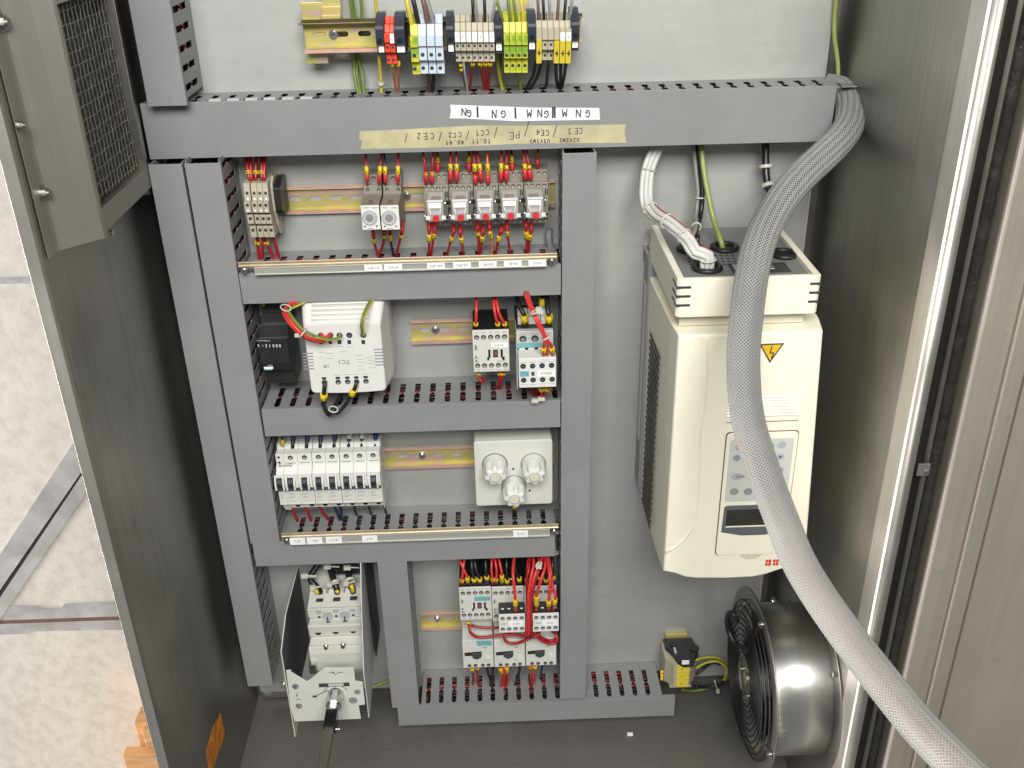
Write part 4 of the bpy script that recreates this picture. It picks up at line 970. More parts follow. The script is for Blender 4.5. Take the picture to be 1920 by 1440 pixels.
# ================================================================== contactors
def contactor(label, tt, Q, z, top_y, grp=None, tx=None, teal=None, zb=8, ztop=20, five=(.115,.305,.50,.69,.88), plate_to=None, syms=True, brand=False):
    """Q: crop corners of the white front: left x, right x at mid height, top y, bottom y at mid width"""
    x0,x1,y0,y1=Q; X0,X1,Y0,Y1=rect(tt,x0,y0,x1,y1,z); WX=X1-X0; H=Y1-Y0
    r=thing('contactor',label,'contactor',((X0+X1)/2,(Y0+Y1)/2,zb),grp)
    bx('base','blackgloss',r,X0+.3,X1-.3,Y0+3,Y1-.4,zb,z-3,.6)
    o=bx('front','offwhite',r,X0,X1,Y0,Y1,z-3,z,.7)
    for f in five:
        for g in (.165,.845):
            c=(X0+WX*f,Y1-H*g); B().cyl((*c,z-.5),(0,0,1),3.3,.65,18,0).cyl((c[0],c[1]-.9,z+.15),(0,0,1),2.2,.15,14,1).out('terminal_screw',['hole','key_grey'],r)  # flat discs paint the well's shade and its lit crescent
    b=B()
    def rc(u0,u1,v0,v1,mi=0): b.box(X0+WX*u0,X0+WX*u1,Y1-H*v1,Y1-H*v0,z-.2,z+.16,mi)
    if plate_to is None:
        rc(.42,.48,.46,.66); rc(.385,.44,.64,.72); rc(.76,.82,.46,.66); rc(.80,.87,.64,.72); rc(.55,.69,.47,.65)
        b.out('actuator_slots','blackgloss',r)
        bx('actuator','wire_brown',r,X0+WX*.56,X0+WX*.68,Y1-H*.62,Y1-H*.50,z+.17,z+.6,.2)
    b=B()
    if syms:
        for v in (.35,.41,.61,.70): rc(.06,.10,v,v+.035); rc(.04,.15,v+.045,v+.055)
        b.out('symbols','print',r)
    if teal: u0,u1,v0,v1=teal; bx('teal_panel','teal',r,X0+WX*u0,X0+WX*u1,Y1-H*v1,Y1-H*v0,z-.1,z+.25)
    if tx:
        u0,u1,v0,v1,s=tx; lo=bx('name_tag','label',r,X0+WX*u0,X0+WX*u1,Y1-H*v1,Y1-H*v0,z-.1,z+.4,.1); text(s,(X0+WX*(u0+u1)/2,Y1-H*(v0+v1)/2,z+.5),3.2,'print_faint',lo,sx=.8)
    if brand: text('SIEMENS',(X0+WX*.76,Y1-H*.745,z+.1),2.3,'print_faint',r,sx=.9)
    b=B()
    for v in (.05,.95):
        for f in five: b.box(X0+WX*f-2.4,X0+WX*f+2.4,Y1-H*v-.4,Y1-H*v+.2,z,z+.08)
    b.out('printing','print_faint',r)
    return r,(X0,X1,Y0,Y1)
t='A8'
r,F=contactor('contactor tagged KA-EM with a black top, right end of the short rail',t,(710,1063,360,765),75,150,tx=(.50,.96,.30,.42,'KA-EM'),brand=True)
for i,(a,c_,d) in enumerate(((745,742,738),(890,925,952),(905,965,1020))):
    wire(t,[(a,-20,40),((a+c_)/2,60,64),(c_,200,76),(d,300,70),(d,330,60)],1.9,'wire_bright' if i else 'wire_bright',f'{ORD[i]} from the left of the red wires entering the black top of the KA-EM contactor',mk=[(282,312)],group='wires of the KA-EM contactor')
wire(t,[(765,770,60),(770,820,66),(800,870,70),(815,835,62),(795,815,50),(780,860,40)],1.7,'wire_red','red wire curling under the left corner of the KA-EM contactor',mk=[(765,782)])
for i,(a,d) in enumerate(((955,985),(975,955),(1010,960))):
    wire(t,[(a,750,60),((a+d)/2+8,820,62),(d,890,52),(d-20,930,40)],1.8,'wire_red',f'{ORD[i]} from the left of the red wires under the right of the KA-EM contactor',mk=[(765,780)])
t='E4'
X0,X1,Y0,Y1=rect(t,195,485,672,1000,92); X0=w(t,190,520,92).x; X1=w(t,668,490,92).x; Y0=w(t,440,1160,70).y
km=thing('contactor','grey power contactor tagged KM-U1 with a white auxiliary block, beside the right duct','contactor',((X0+X1)/2,(Y0+Y1)/2,8))
bx('base','black',km,X0+.5,X1-.5,Y0,Y1-1,8,84,.6)
bx('front','lightgrey',km,X0,X1,w(t,440,700,92).y,Y1,84,92,.8)
bx('side_skirt','offwhite',km,X0-.2,X0+1.4,Y0+2,Y1-2,50,88,.3)
bx('teal_panel','teal',km,*rect(t,205,635,660,692,92.1),92,92.5)
holes(t,[(278,588),(432,582)],92,4.6,km,dark='hole',lit='midgrey')
dashes(t,[(270,530),(430,525),(600,512)],92,km,8,.8)
# line side terminals, lower and further up
for i,(a,b_) in enumerate(((210,345),(352,500),(505,640))):
    bx('line_terminal','lightgrey',km,w(t,a,380,70).x,w(t,b_,380,70).x,Y1-.5,Y1+9,40,72,.8)
bx('terminal_post','lightgrey',km,w(t,210,220,55).x,w(t,250,220,55).x,Y1+8,Y1+14,30,62,.6); bx('terminal_post','lightgrey',km,w(t,500,220,55).x,w(t,575,220,55).x,Y1+8,Y1+14,30,62,.6)
for x0,x1 in ((225,305),(345,430),(470,520),(590,640)): bx('pole_cover','offwhite',km,w(t,x0,740,92).x,w(t,x1,740,92).x,w(t,440,830,92).y,w(t,440,700,92).y,84,93,.5)
A=(w(t,225,1030,118).x,w(t,706,1010,118).x,w(t,460,1210,118).y,w(t,460,832,118).y)
au=bx('auxiliary_block','white',km,*A,93.2,118,.8)
b=B()
for k in range(4):
    for y,dy in ((938,0),(1117,0)):
        c=w(t,(280+k*122)+(y-938)*.04,y-k*4,118); b.cyl((c.x,c.y,117.4),(0,0,1),3.5,.75,18,0)
        b.box(c.x-2,c.x+2,c.y-.6,c.y+.5,118.1,118.3,1)
b.out('terminal_screws',['hole','screw'],au)
bx('teal_panel','teal',au,*rect(t,240,1002,355,1070,118.2),118,118.4)
bx('flag','print',au,*rect(t,388,1010,425,1058,118.2),118,118.5)
lo=bx('name_tag','label',au,*rect(t,462,995,688,1068,118.3),118,118.5); c=w(t,575,1025,118.6); text('KM-U1',(c.x,c.y,118.6),4.0,'print',lo,sx=.8)
dashes(t,[(280,892),(402,888),(525,884),(645,880),(560,856),(290,1175),(410,1170),(530,1165),(650,1160)],118.02,au,8,.7)
G='wires of the KM-U1 contactor'
for i,(o_) in enumerate((-16,0,16)):
    wire(t,[(320+o_,-10,80),(355+o_,110,104),(430+o_*.8,290,122),(500+o_*.9,430,126),(565+o_*.5,570,126),((550,600,625)[i],650,124),((545,595,650)[i],700,118),((543,590,662)[i],830,112)],2.0 if i!=1 else 1.6,'wire_bright',f'{("left","middle","right")[i]} of the three tied red wires crossing the front of the KM-U1 contactor',mk=[(692,775)] if i!=1 else (),group=G)
for (x,y,l) in ((430,240,'upper'),(570,570,'lower')):
    c=w(t,x,y,124); b=B().ring(c,(.45,-.9,.1),5.4,1.1,20,6); 
    if l=='upper': b.box(c.x+1,c.x+8,c.y+1,c.y+8,c.z+3,c.z+8)
    tag(b.out('cable_tie','tie'),f'{l} white cable tie on the three red wires of the KM-U1 contactor','cable tie')
for i,(a,c_,d,col,m) in enumerate(((150,240,295,'wire_black',(275,375)),(560,590,610,'wire_black',(270,370)),(540,535,532,'wire_black',(75,180)))):
    wire(t,[(a,-20,40),((a+c_)/2+10,60,56),(c_,180,66),(d,280,72),(d+3,372,70)] if i<2 else [(a,0,40),(c_,70,48),(d,200,48)],3.0,'wire_black',('left black wire with a yellow marker entering the KM-U1 contactor','right black wire with a yellow marker entering the KM-U1 contactor','short black wire with a yellow marker behind the KM-U1 contactor')[i],mk=[m],group=G)
for i,(a,d) in enumerate(((515,520),(600,545),(440,470),(395,430))):
    wire(t,[(a,1195,96 if i<2 else 70),((a+d)/2,1270,94 if i<2 else 66),(d,1340,86 if i<2 else 60),(d-20,1400,74 if i<2 else 50)],2.2,'wire_red',f'{ORD[i]} of the red wires hanging under the KM-U1 auxiliary block',mk=[(1212,1256)] if i<2 else (),group=G)
for x,y,l in ((515,1350,'right'),(430,1375,'left')):
    c=w(t,x,y,88); tag(B().box(c.x-4.5,c.x+4.5,c.y-2.5,c.y+2.5,c.z-2,c.z+4).out('cable_tie','tie',None,.8),f'{l} white tie end under the KM-U1 auxiliary block','cable tie')
# ================================================================== circuit breakers
t='B1'
def breaker(label, edges, aux=False, grp='miniature circuit breakers'):
    xs=[w(t,x,540,62).x for x in edges]
    xm=(edges[0]+edges[-1])/2
    yo=(xm-730)*-.03; f=lambda L:Yp(t,xm,[(y+yo,z) for y,z in L])
    r=thing('circuit_breaker',label,'circuit breaker',((xs[0]+xs[-1])/2,f([(540,62)])[0][0],8),grp)
    for k in range(len(xs)-1):
        Xa,Xb=xs[k]+.12,xs[k+1]-.12; half=(aux and k==0)
        P=f([(800,47),(772,48),(768,62),(622,62),(618,66),(472,66),(468,62),(372,52),(362,50),(262,50)]); P+=[(P[-1][0]+.3,36),(P[-1][0]+6,34),(P[-1][0]+7,30),(P[-1][0]+9,8),(P[0][0]-1,8),(P[0][0]-1,30)]
        b=B().prism(P,'x',Xa,Xb).out('pole','white',r,.4)
        yy=f([(300,50),(545,66.6),(758,55),(775,48)])
        xc=(Xa+Xb)/2
        if not half:
            h=B().cyl((xc,yy[0][0],49.6),(0,0,1),3.5,.7,20,0).cyl((xc,yy[0][0]-1,50.3),(0,0,1),2.3,.15,14,1); h.out('terminal_screw',['hole','key_grey'],b)
            B().cyl((xc+1,f([(772,48.6)])[0][0],47.8),(0,0,1),3.3,.9,16).out('lower_screw','blackgloss',b)
        else:
            for y in (292,345): c=f([(y,50)])[0][0]; B().cyl((xc-1,c,49.6),(0,0,1),1.9,.6,14).out('terminal_screw','hole',b)
        Ya=f([(500,66)])[0][0]; Yb=f([(600,66)])[0][0]
        bx('toggle_slot','blackgloss',b,xc-4.2,xc+4.2,Yb,Ya,66.0,66.4)
        B().prism([(Ya-1,66.4),(Ya-1,69),(Ya-5,73),(Ya-12,70),(Ya-13,66.4)],'x',xc-3.4,xc+3.4).out('toggle','toggle',b,.4)
        for sg in (-1,1): B().prism([(Ya+5,66.2),(Ya+5,68),(Ya-8,72),(Ya-17,71),(Ya-18,66.2)],'x',xc+sg*5.2-1.2,xc+sg*5.2+1.2).out('guard','white',b,.3)
        bx('toggle_bar','toggle',b,Xa+.2,Xb-.2,f([(622,66)])[0][0],f([(596,66)])[0][0],66.5,68.4,.4)
        yq=f([(640,62),(740,62)]); bx('rating_label','offwhite',b,Xa+1,Xb-1,yq[1][0],yq[0][0],62,62.2)
        q=B(); 
        for v in (.15,.3,.5,.62,.95): q.box(Xa+2.5,Xa+2.5+(Xb-Xa-6)*random.uniform(.4,1),yq[0][0]-(yq[0][0]-yq[1][0])*v-.3,yq[0][0]-(yq[0][0]-yq[1][0])*v+.3,62.2,62.28)
        yq=f([(350,50)]); q.box(Xa+2.5,Xb-3,yq[0][0]-.3,yq[0][0]+.3,50,50.9)
        q.out('printing','print_faint',b)
    return r,xs
r,xs=breaker('two pole circuit breaker with a narrow side switch, leftmost in the breaker row',[206,284,425,566],aux=True)
b=B(); c=w(t,290,380,56); b.cyl((c.x-7,c.y,57),(1,0,0),.9,14,8).cyl((c.x-8,c.y,57),(1,0,0),2,1.5,8).cyl((c.x+7,c.y,57),(1,0,0),2.2,1.5,8); b.out('latch_pin','brass',r)
breaker('two pole circuit breaker in the middle of the breaker row',[569,702,842])
breaker('three pole circuit breaker at the right of the breaker row',[846,980,1115,1250])
bx_=w(t,320,800,47); o=bx('side_terminal','white',r,w(t,290,800,40).x,w(t,358,800,40).x,w(t,320,826,40).y,w(t,320,790,40).y,30,41,.5)
c=w(t,320,800,41.2); B().cyl((c.x,c.y,41),(0,0,1),1.8,.4,12).out('screw','midgrey',o)
# clear side guard
X0=w(t,1252,500,60).x; tag(bx('clear_guard','glass_clear',None,X0+.4,X0+1.4,w(t,1300,760,50).y,w(t,1280,80,20).y,10,64,.4),'clear plastic side guard right of the circuit breakers','guard')
G='wires of the circuit breakers'
for i,(x,c_) in enumerate(((372,'sleeve_blue'),(512,'sleeve_blue'),(648,'sleeve_blue'),(787,'sleeve_blue'),(932,'wire_white'),(1060,'wire_white'),(1195,'sleeve_blue'))):
    wire(t,[(x+6,20,20),(x+2,90,26),(x-4,190,34),(x-6,235,34)],3.0,'wire_black',f'{ORD[i]} from the left of the thick wires entering the circuit breakers from above',sl=[(70,140)],sleeve=c_,slr=1.15,group=G)
wire(t,[(272,40,30),(266,120,36),(262,200,38)],1.6,'wire_black','thin wire with a yellow marker entering the narrow side switch',mk=[(105,180)],group=G)
for i,(p,c_) in enumerate((([(355,800,40),(390,880,34),(425,990,26),(400,1080,20)],'wire_red'),([(480,790,40),(530,880,34),(560,990,26),(565,1080,20)],'wire_red'),([(620,780,40),(670,860,34),(735,940,26),(745,960,16)],'wire_red'),([(780,790,40),(820,880,34),(850,980,26)],'wire_blue'),([(845,790,40),(852,880,34),(855,980,26)],'wire_blue'),([(985,780,40),(990,840,34),(1005,880,20)],'wire_black'),([(1130,775,40),(1135,820,34),(1150,870,20)],'wire_black'),([(1275,760,40),(1285,810,34),(1300,860,20)],'wire_black'))):
    wire(t,p,2.1 if i<3 else 1.9,c_,f'{ORD[i]} from the left of the wires leaving the circuit breakers below',group=G)
# ================================================================== fuse block
t='B2'
X0=w(t,692,400,60).x; X1=w(t,1472,400,60).x; Y1=w(t,1080,140,60).y; Y0=w(t,1080,785,60).y
fu=thing('fuse_block','square white fuse base with three round screw caps','fuse block',((X0+X1)/2,(Y0+Y1)/2,8))
B().prism(rrect(X0,X1,Y0,Y1,4),'z',8,60).out('base','offwhite',fu,1.6,3)
for i,(x,y,a0) in enumerate(((895,375,.2),(1280,372,.6),(1085,592,.4))):
    c=w(t,x,y,60); C0=Vector((c.x,c.y,0)); cap=B()
    B().ring((c.x,c.y,60),(0,0,1),16.6,.7,40,6).out('socket_rim','bezel' if i==0 else 'midgrey',fu)
    cap.cyl((c.x,c.y,59),(0,0,1),16,16,40,0,r2=15.4)
    n=56; R1=[];
    prof=[(75,15.5,0),(77,15.5,1.6),(88,15.2,3.6),(91,14.2,3.8),(92.2,12.6,3.4)]
    vs=[]
    for z,R_,am in prof:
        for k in range(n):
            a=2*pi*k/n; rr=R_-am*(.5-.5*cos(7*(a+a0))); vs.append((c.x+rr*cos(a),c.y+rr*sin(a),z))
    m=len(prof); cap.add(vs,[(j*n+k,j*n+(k+1)%n,(j+1)*n+(k+1)%n,(j+1)*n+k) for j in range(m-1) for k in range(n)]+[tuple((m-1)*n+k for k in range(n))],0,True)
    o=cap.out('fuse_cap','white',fu)
    B().cyl((c.x,c.y,92.2),(0,0,1),7.2,.9,30,0).ring((c.x,c.y,93),(0,0,1),6.8,.35,30,6,1).cyl((c.x,c.y,93.1),(0,0,1),5.6,.3,24,3).box(c.x-1,c.x+1,c.y-12,c.y-7,92.2,92.8,2).out('sight_glass',['white','print','lightgrey','cream_dark'],o)
for x,y in ((1078,422),(1243,640)): c=w(t,x,y,60); B().cyl((c.x,c.y,59.6),(0,0,1),1.7,.6,12).out('fixing_hole','print',fu)
wire(t,[(1095,770,50),(1092,810,44),(1095,880,30)],2.2,'wire_black','dark wire with a yellow marker under the fuse block',mk=[(780,812)])
# ================================================================== motor starters
t='B4'
grp='motor starters'
G='wires of the motor starters'
def starter(label,x0,x1,yt,yb,teal):
    X0=w(t,x0,790,76).x+.2; X1=w(t,x1,790,76).x-.2; Y1=w(t,(x0+x1)/2,yt,76).y; Y0=w(t,(x0+x1)/2,yb,76).y; H=Y1-Y0; WX=X1-X0
    r=thing('motor_starter',label,'motor starter',((X0+X1)/2,(Y0+Y1)/2,8),grp)
    bx('base','lightgrey',r,X0+.3,X1-.3,Y0+.5,Y1+34,8,60,.6)
    o=bx('front','offwhite',r,X0,X1,Y0,Y1,60,76,.8)
    zq=76
    if teal: B().prism([(X0+WX*.44,Y1-H*.03),(X0+WX*.96,Y1-H*.03),(X0+WX*.96,Y1-H*.21),(X0+WX*.50,Y1-H*.21)],'z',zq-.1,zq+.25).out('teal_panel','teal',r)
    B().prism([(X0+WX*u,Y1-H*v) for u,v in ((.06,.44),(.62,.41),(.62,.57),(.56,.62),(.45,.66),(.34,.60),(.30,.56),(.06,.56))],'z',zq-.1,zq+.3).out('handle_recess','blackgloss',r)
    B().prism([(X0+WX*u,Y1-H*v) for u,v in ((.28,.45),(.60,.43),(.60,.56),(.46,.63),(.33,.57))],'z',zq+.3,zq+5).out('rotary_handle','toggle',r,.8)
    c=(X0+WX*.83,Y1-H*.62); B().cyl((*c,zq-.1),(0,0,1),3.8,.9,24).box(c[0]-3,c[0]+3,c[1]-.4,c[1]+.4,zq+.8,zq+1.0).out('current_dial','white',r); 
    for u in (.20,.40,.64,.83): B().cyl((X0+WX*u,Y1-H*.92,zq-.5),(0,0,1),3.0,.65,16,0).box(X0+WX*u-2,X0+WX*u+2,Y1-H*.92-1.2,Y1-H*.92-.3,zq+.16,zq+.3,1).out('terminal_screw',['hole','key_grey'],r)
    b=B()
    b.box(X0+WX*.66,X0+WX*.78,Y1-H*.29,Y1-H*.27,zq,zq+.1,0)
    for u,v in ((.7,.8),(.8,.8),(.15,.84),(.25,.84),(.2,.08),(.7,.74),(.9,.74),(.82,.5)): b.box(X0+WX*u-1.6,X0+WX*u+1.6,Y1-H*v-.25,Y1-H*v+.25,zq,zq+.08,2)
    b.out('printing',['print','key_grey','print_faint'],r)
    # link piece between starter and contactor
    B().prism([(Y1-1,60),(Y1-1,66),(Y1+14,58),(Y1+14,50),(Y1+34,50),(Y1+34,20),(Y1-1,20)][::1],'x',X0+.6,X1-.6).out('link_module','lightgrey',r,.5)
    return r
starter('leftmost of the three white motor starters, with a teal panel on its front',523,762,700,912,True)
starter('middle of the three white motor starters, below the KM-P1 block',766,1006,697,905,False)
starter('rightmost of the three white motor starters, next to the upright duct',1011,1248,690,895,False)
r1,F1=contactor('left contactor above the motor starters, with a teal panel and open front',t,(501,748,296,545),78,65,'contactors above the motor starters',teal=(.47,.96,.28,.41),zb=8)
r2,F2=contactor('middle contactor above the motor starters, half hidden by its auxiliary block',t,(752,996,292,555),78,65,'contactors above the motor starters',plate_to=1)
r3,F3=contactor('right contactor above the motor starters, next to the right duct',t,(1000,1246,288,545),78,65,'contactors above the motor starters',plate_to=1,syms=False)
for F,(a,b_) in ((F1,(500,745)),(F2,(748,992)),(F3,(996,1240))):
    pass
for i,(r,x0,x1,yt,yb,s) in enumerate(((r2,805,1006,505,642,'KM-P1'),(r3,1065,1266,498,634,'KM-P2'))):
    z=106; X0,X1,Y0,Y1=rect(t,x0,yt,x1,yb,z); WX=X1-X0;H=Y1-Y0
    bx('auxiliary_base','blackgloss',r,X0+.3,X1-.3,Y0+2,Y1-.3,78.2,z-3,.6)
    a=bx('auxiliary_block','white',r,X0,X1,Y0,Y1,z-3,z,.7)
    for k in range(4):
        for v in (.20,.80): B().cyl((X0+WX*(.14+.245*k),Y1-H*v,z-.5),(0,0,1),3.1,.65,18,0).cyl((X0+WX*(.14+.245*k),Y1-H*v-.9,z+.15),(0,0,1),2.0,.15,12,1).out('terminal_screw',['hole','key_grey'],a)
    lo=bx('name_tag','label',a,X0+WX*.38,X0+WX*.94,Y0+H*.36,Y0+H*.64,z,z+.4,.1); text(s,(X0+WX*.66,(Y0+Y1)/2,z+.5),3.0,'print',lo,sx=.8)
    bx('flag','print_faint',a,X0+WX*.08,X0+WX*.30,(Y0+Y1)/2-.7,(Y0+Y1)/2+.7,z,z+.15)
    for k in range(4): bx('contact_tip','label',r,X0+WX*(.10+.245*k),X0+WX*(.20+.245*k),Y1-.28,Y1+.3,z-14,z-12)
# black terminal hoods above the contactors
for r,F in ((r1,F1),(r2,F2),(r3,F3)):
    bx('terminal_hood','blackgloss',r,F[0]+.4,F[1]-.4,F[3]-.5,F[3]+1.6,10,70,.5)
    for k in range(4): bx('contact_tip','label',r,F[0]+7+k*10,F[0]+10.5+k*10,F[3]+1.4,F[3]+2.3,62,64)
t='E6'
TW=[((35,150,190),'wire_bright',(288,382),0),((160,130,115),'wire_bright',(335,378),0),((235,255,280),'wire_black',(300,375),1),((270,310,355),'wire_black',(300,370),1),((430,440,452),'wire_black',(272,350),1),
 ((520,515,532),'wire_bright',(320,365),0),((545,585,578),'wire_bright',(322,368),0),((590,650,656),'wire_bright',(262,382),0),((715,720,728),'wire_black',(315,390),1),((770,840,890),'wire_black',(295,370),1),((1015,1000,992),'wire_bright',(325,365),0),((1150,1160,1168),'wire_black',(290,345),1),((1255,1250,1252),'wire_black',(305,370),1),((1330,1340,1345),'wire_black',(290,350),1)]
for i,((a,c_,d),col,m,bl) in enumerate(TW):
    wire(t,[(a,-30,46),((a+c_)/2,90,62),(c_,220,70),(d,m[0]+20,72),(d,420,64)],1.9 if not bl else 2.2,col,f'{(ORD+["thirteenth","fourteenth"])[i]} from the left of the wires entering the row of starter contactors from above',mk=[m],sl=[(m[1],420)],sleeve='sleeve_blue' if bl else 'wire_red',slr=1.3,group=G)
wire(t,[(835,-30,60),(805,200,92),(815,370,104),(832,520,108),(838,640,108),(842,770,100)],2.2,'wire_bright','long red wire entering the KM-P1 auxiliary block from above',mk=[(592,702)],group=G)
for i,(p,m) in enumerate((([(1240,-10,60),(1240,150,90),(1190,320,104),(1150,450,108),(1125,560,108),(1118,760,100)],(558,690)),([(1262,-10,60),(1290,200,92),(1305,380,104),(1300,520,108),(1290,620,108),(1285,750,100)],(618,700)),([(1275,-10,60),(1310,200,90),(1335,400,100),(1375,520,106),(1375,600,106),(1352,740,100)],(592,690)))):
    wire(t,p,2.2,'wire_bright',f'{ORD[i]} from the left of the red wires entering the KM-P2 auxiliary block from above',mk=[m],group=G)
for i,p in enumerate(([(1030,-20,60),(1020,200,86),(990,330,92),(1000,600,100),(1005,900,104),(1000,1040,104),(1020,1120,100)],[(1065,-20,60),(1085,120,86),(1050,300,100),(1020,500,108),(1010,800,112),(1020,1000,110),(1010,1100,104)],
    [(1140,-20,60),(1150,100,84),(1110,260,98),(1060,450,108),(1040,700,112),(1040,980,110),(1060,1110,102)],[(1225,-20,60),(1150,150,90),(1085,330,104),(1040,560,110),(1020,820,112),(985,1010,108),(975,1100,102)],[(1255,-20,56),(1180,150,84),(1110,330,98),(1062,560,104),(1050,820,106),(1080,1010,102),(1060,1120,98)])):
    wire(t,p,2.2,'wire_bright' if i%2 else 'wire_red',f'{ORD[i]} of the red wires bundled between the two auxiliary blocks',group=G)
c=w(t,1152,135,94); tag(B().ring(c,(.5,-.8,.1),4.8,1.4,16,6).box(c.x-4,c.x+4,c.y-2.5,c.y+2.5,c.z+2,c.z+7).out('cable_tie','tie',None,.4),'white cable tie on the red wires between the auxiliary blocks','cable tie')
wire(t,[(190,920,76),(215,960,84),(225,1040,88),(300,1105,88),(420,1115,88),(620,1088,88),(820,1080,90),(1000,1110,96),(1100,1110,98),(1160,1060,94),(1150,1010,84)],2.2,'wire_red','red wire sweeping right from under the left contactor across the starters',mk=[(905,935)],group=G)
wire(t,[(215,925,70),(260,960,78),(380,985,80),(520,990,80),(640,985,78)],1.9,'wire_red','red wire running behind the KM-P1 auxiliary block',group=G)
wire(t,[(760,1030,84),(700,1090,90),(690,1140,92),(740,1190,94),(850,1198,96),(960,1160,98),(1040,1130,98)],2.2,'wire_red','red wire looping down below the KM-P1 auxiliary block',group=G)
wire(t,[(1100,1080,98),(1180,1150,96),(1290,1195,94),(1380,1190,94),(1400,1120,92),(1350,1030,84)],2.4,'wire_red','front red wire looping below the KM-P2 auxiliary block',group=G)
wire(t,[(1120,1060,92),(1200,1125,90),(1310,1165,88),(1380,1140,88),(1385,1080,86),(1330,1030,80)],2.2,'wire_red','rear red wire looping below the KM-P2 auxiliary block',group=G)
c=w(t,1065,1132,101); 
t='Z2'
for i,(p,m,col) in enumerate((([(625,150,66),(640,230,60),(645,330,44),(640,420,34),(690,470,24)],(165,228),'wire_red'),([(705,150,66),(700,230,60),(712,300,44),(700,400,34),(670,460,24)],(160,195),'wire_red'),
  ([(830,130,64),(850,240,56),(885,350,44),(870,460,34),(845,560,24)],None,'wire_black'),([(915,130,64),(910,240,56),(900,400,44),(890,480,34),(850,580,24)],None,'wire_black'),
  ([(1010,130,66),(1040,250,60),(1050,330,52),(1025,420,44),(1030,500,34)],(155,245),'wire_bright'),([(1060,130,66),(1075,250,58),(1080,330,50),(1060,420,42),(1045,500,34)],None,'wire_bright'),([(1100,130,66),(1125,260,60),(1125,350,52),(1090,430,44),(1055,500,34)],(150,232),'wire_bright'),
  ([(1290,130,64),(1275,250,56),(1235,370,44),(1205,470,30)],None,'wire_black'),
  ([(1432,120,66),(1440,220,60),(1450,330,50),(1450,400,40),(1395,540,24)],(135,178),'wire_bright'),([(1500,120,66),(1500,220,60),(1500,300,52),(1450,440,40),(1385,548,24)],(135,182),'wire_bright'),
  ([(1600,120,60),(1590,200,50),(1580,300,36),(1575,380,24)],None,'wire_blue'))):
    wire(t,p,1.8 if col!='wire_black' else 2.1,col,f'{ORD[i]} from the left of the wires leaving the motor starters below',mk=[m] if m else (),group=G)
c=w(t,1045,500,38); tag(B().ring(c,(.1,1,.3),4.2,1.2,16,6).box(c.x-1,c.x+3.6,c.y-2.5,c.y+2.5,c.z+1,c.z+5.6).out('cable_tie','tie',None,.4),'white cable tie on the red wires under the middle motor starter','cable tie')
# ================================================================== main switch
t='E5'
XS=-300.0
Ya=wx('PX',536,1152,XS).y; Yn=wx('PX',528,1220,XS).y; Yn2=wx('PX',554,1383,XS).y; zA=wx('PX',536,1152,XS).z; zN=157.5
ms=thing('main_switch','main isolator in a pale bent metal bracket with a steel shaft','isolator',(-245,-980,.3))
side=[(Ya,.3),(Ya,zA),(Yn,zN),(Yn2,zN),(Yn2,zN-16),(-1062,70),(-1062,.3)]
B().prism(side,'x',XS-1.2,XS+.2).out('side_plate','offwhite',ms,.2)
B().prism([(Ya-1,.6),(Ya-1,zA-1),(Yn,zN-2),(-1044,zN-2),(-1060,74),(-1060,.6)],'x',XS+.3,XS+.6).out('insulating_sheet','green_dark',ms)
Xr=w(t,1120,1400,150).x
XR2=-193.0
rs=[(-838,.3),(-838,70),(-900,110),(-985,152),(-1070,152),(-1070,130),(-1040,70),(-1040,.3)]
B().prism(rs,'x',XR2-1,XR2+.6).out('side_plate','lightgrey',ms,.2)
# moulded body, stepped
xm=745
P=Yp(t,xm,[(1230,100),(1190,107),(1100,109.5),(1010,110),(930,108),(915,104),(830,88),(815,92),(712,96),(700,94),(628,78),(615,84),(520,86),(505,82),(360,58)]); P+=[(P[-1][0]+3,52),(P[-1][0]+5,3),(P[0][0]-6,3),(P[0][0]-4,70)]
X0=w(t,456,760,92).x; X1=w(t,1030,760,92).x
B().prism(P,'x',X0,X1).out('body','offwhite',ms,1.0)
B().prism([(a-.3,b_-.3) for a,b_ in P],'x',X1+.2,X1+4).out('end_cheek','lightgrey',ms,.5)
def sl(tt,pts,z,r,name,m,h=.5): 
    for x,y in pts: c=w(tt,x,y,z); B().cyl((c.x,c.y,z-.4),(0,0,1),r,h+.4,18).out(name,m,ms)
sl(t,[(562,562),(745,548),(928,538)],85.2,4.2,'terminal_hole','key_pale'); sl(t,[(568,616),(752,604),(935,592)],84.3,1.9,'small_hole','hole'); sl(t,[(557,785),(745,775),(932,765)],93,4.3,'terminal_hole','hole')
for x,y in ((570,450),(755,438),(937,426)): c=w(t,x,y,72); bx('vent_slit','print',ms,c.x-5,c.x+5,c.y-1.1,c.y+1.1,66,72.6)
for x,y in ((658,600),(843,590)):
    c=w(t,x,y,86); B().cyl((c.x,c.y,80),(0,0,1),6.6,7,24).out('link_boss','key_pale',ms)
    c=w(t,x,y+45,88); B().box(c.x-3.6,c.x+3.6,c.y-6,c.y+5,78,86.6).out('link_window','glass_clear',ms); bx('link_bar','print',ms,c.x-.8,c.x+.8,c.y-5,c.y+4,86.7,88.2); bx('link_bar','print',ms,c.x-3,c.x+3,c.y-6,c.y-4.4,86.7,88.3)
for x,y in ((640,945),(824,932)):
    c=w(t,x,y,109); B().cyl((c.x,c.y,106),(0,0,1),4.4,2,6).cyl((c.x,c.y,108),(0,0,1),2.8,3,14).out('screw','screw',ms,.3)
for x,y in ((655,330),(835,315)): c=w(t,x,y,58); B().prism([(c.y-8,48),(c.y-8,58),(c.y+5,66),(c.y+5,48)],'x',c.x-1,c.x+1).out('phase_barrier','lightgrey',ms)
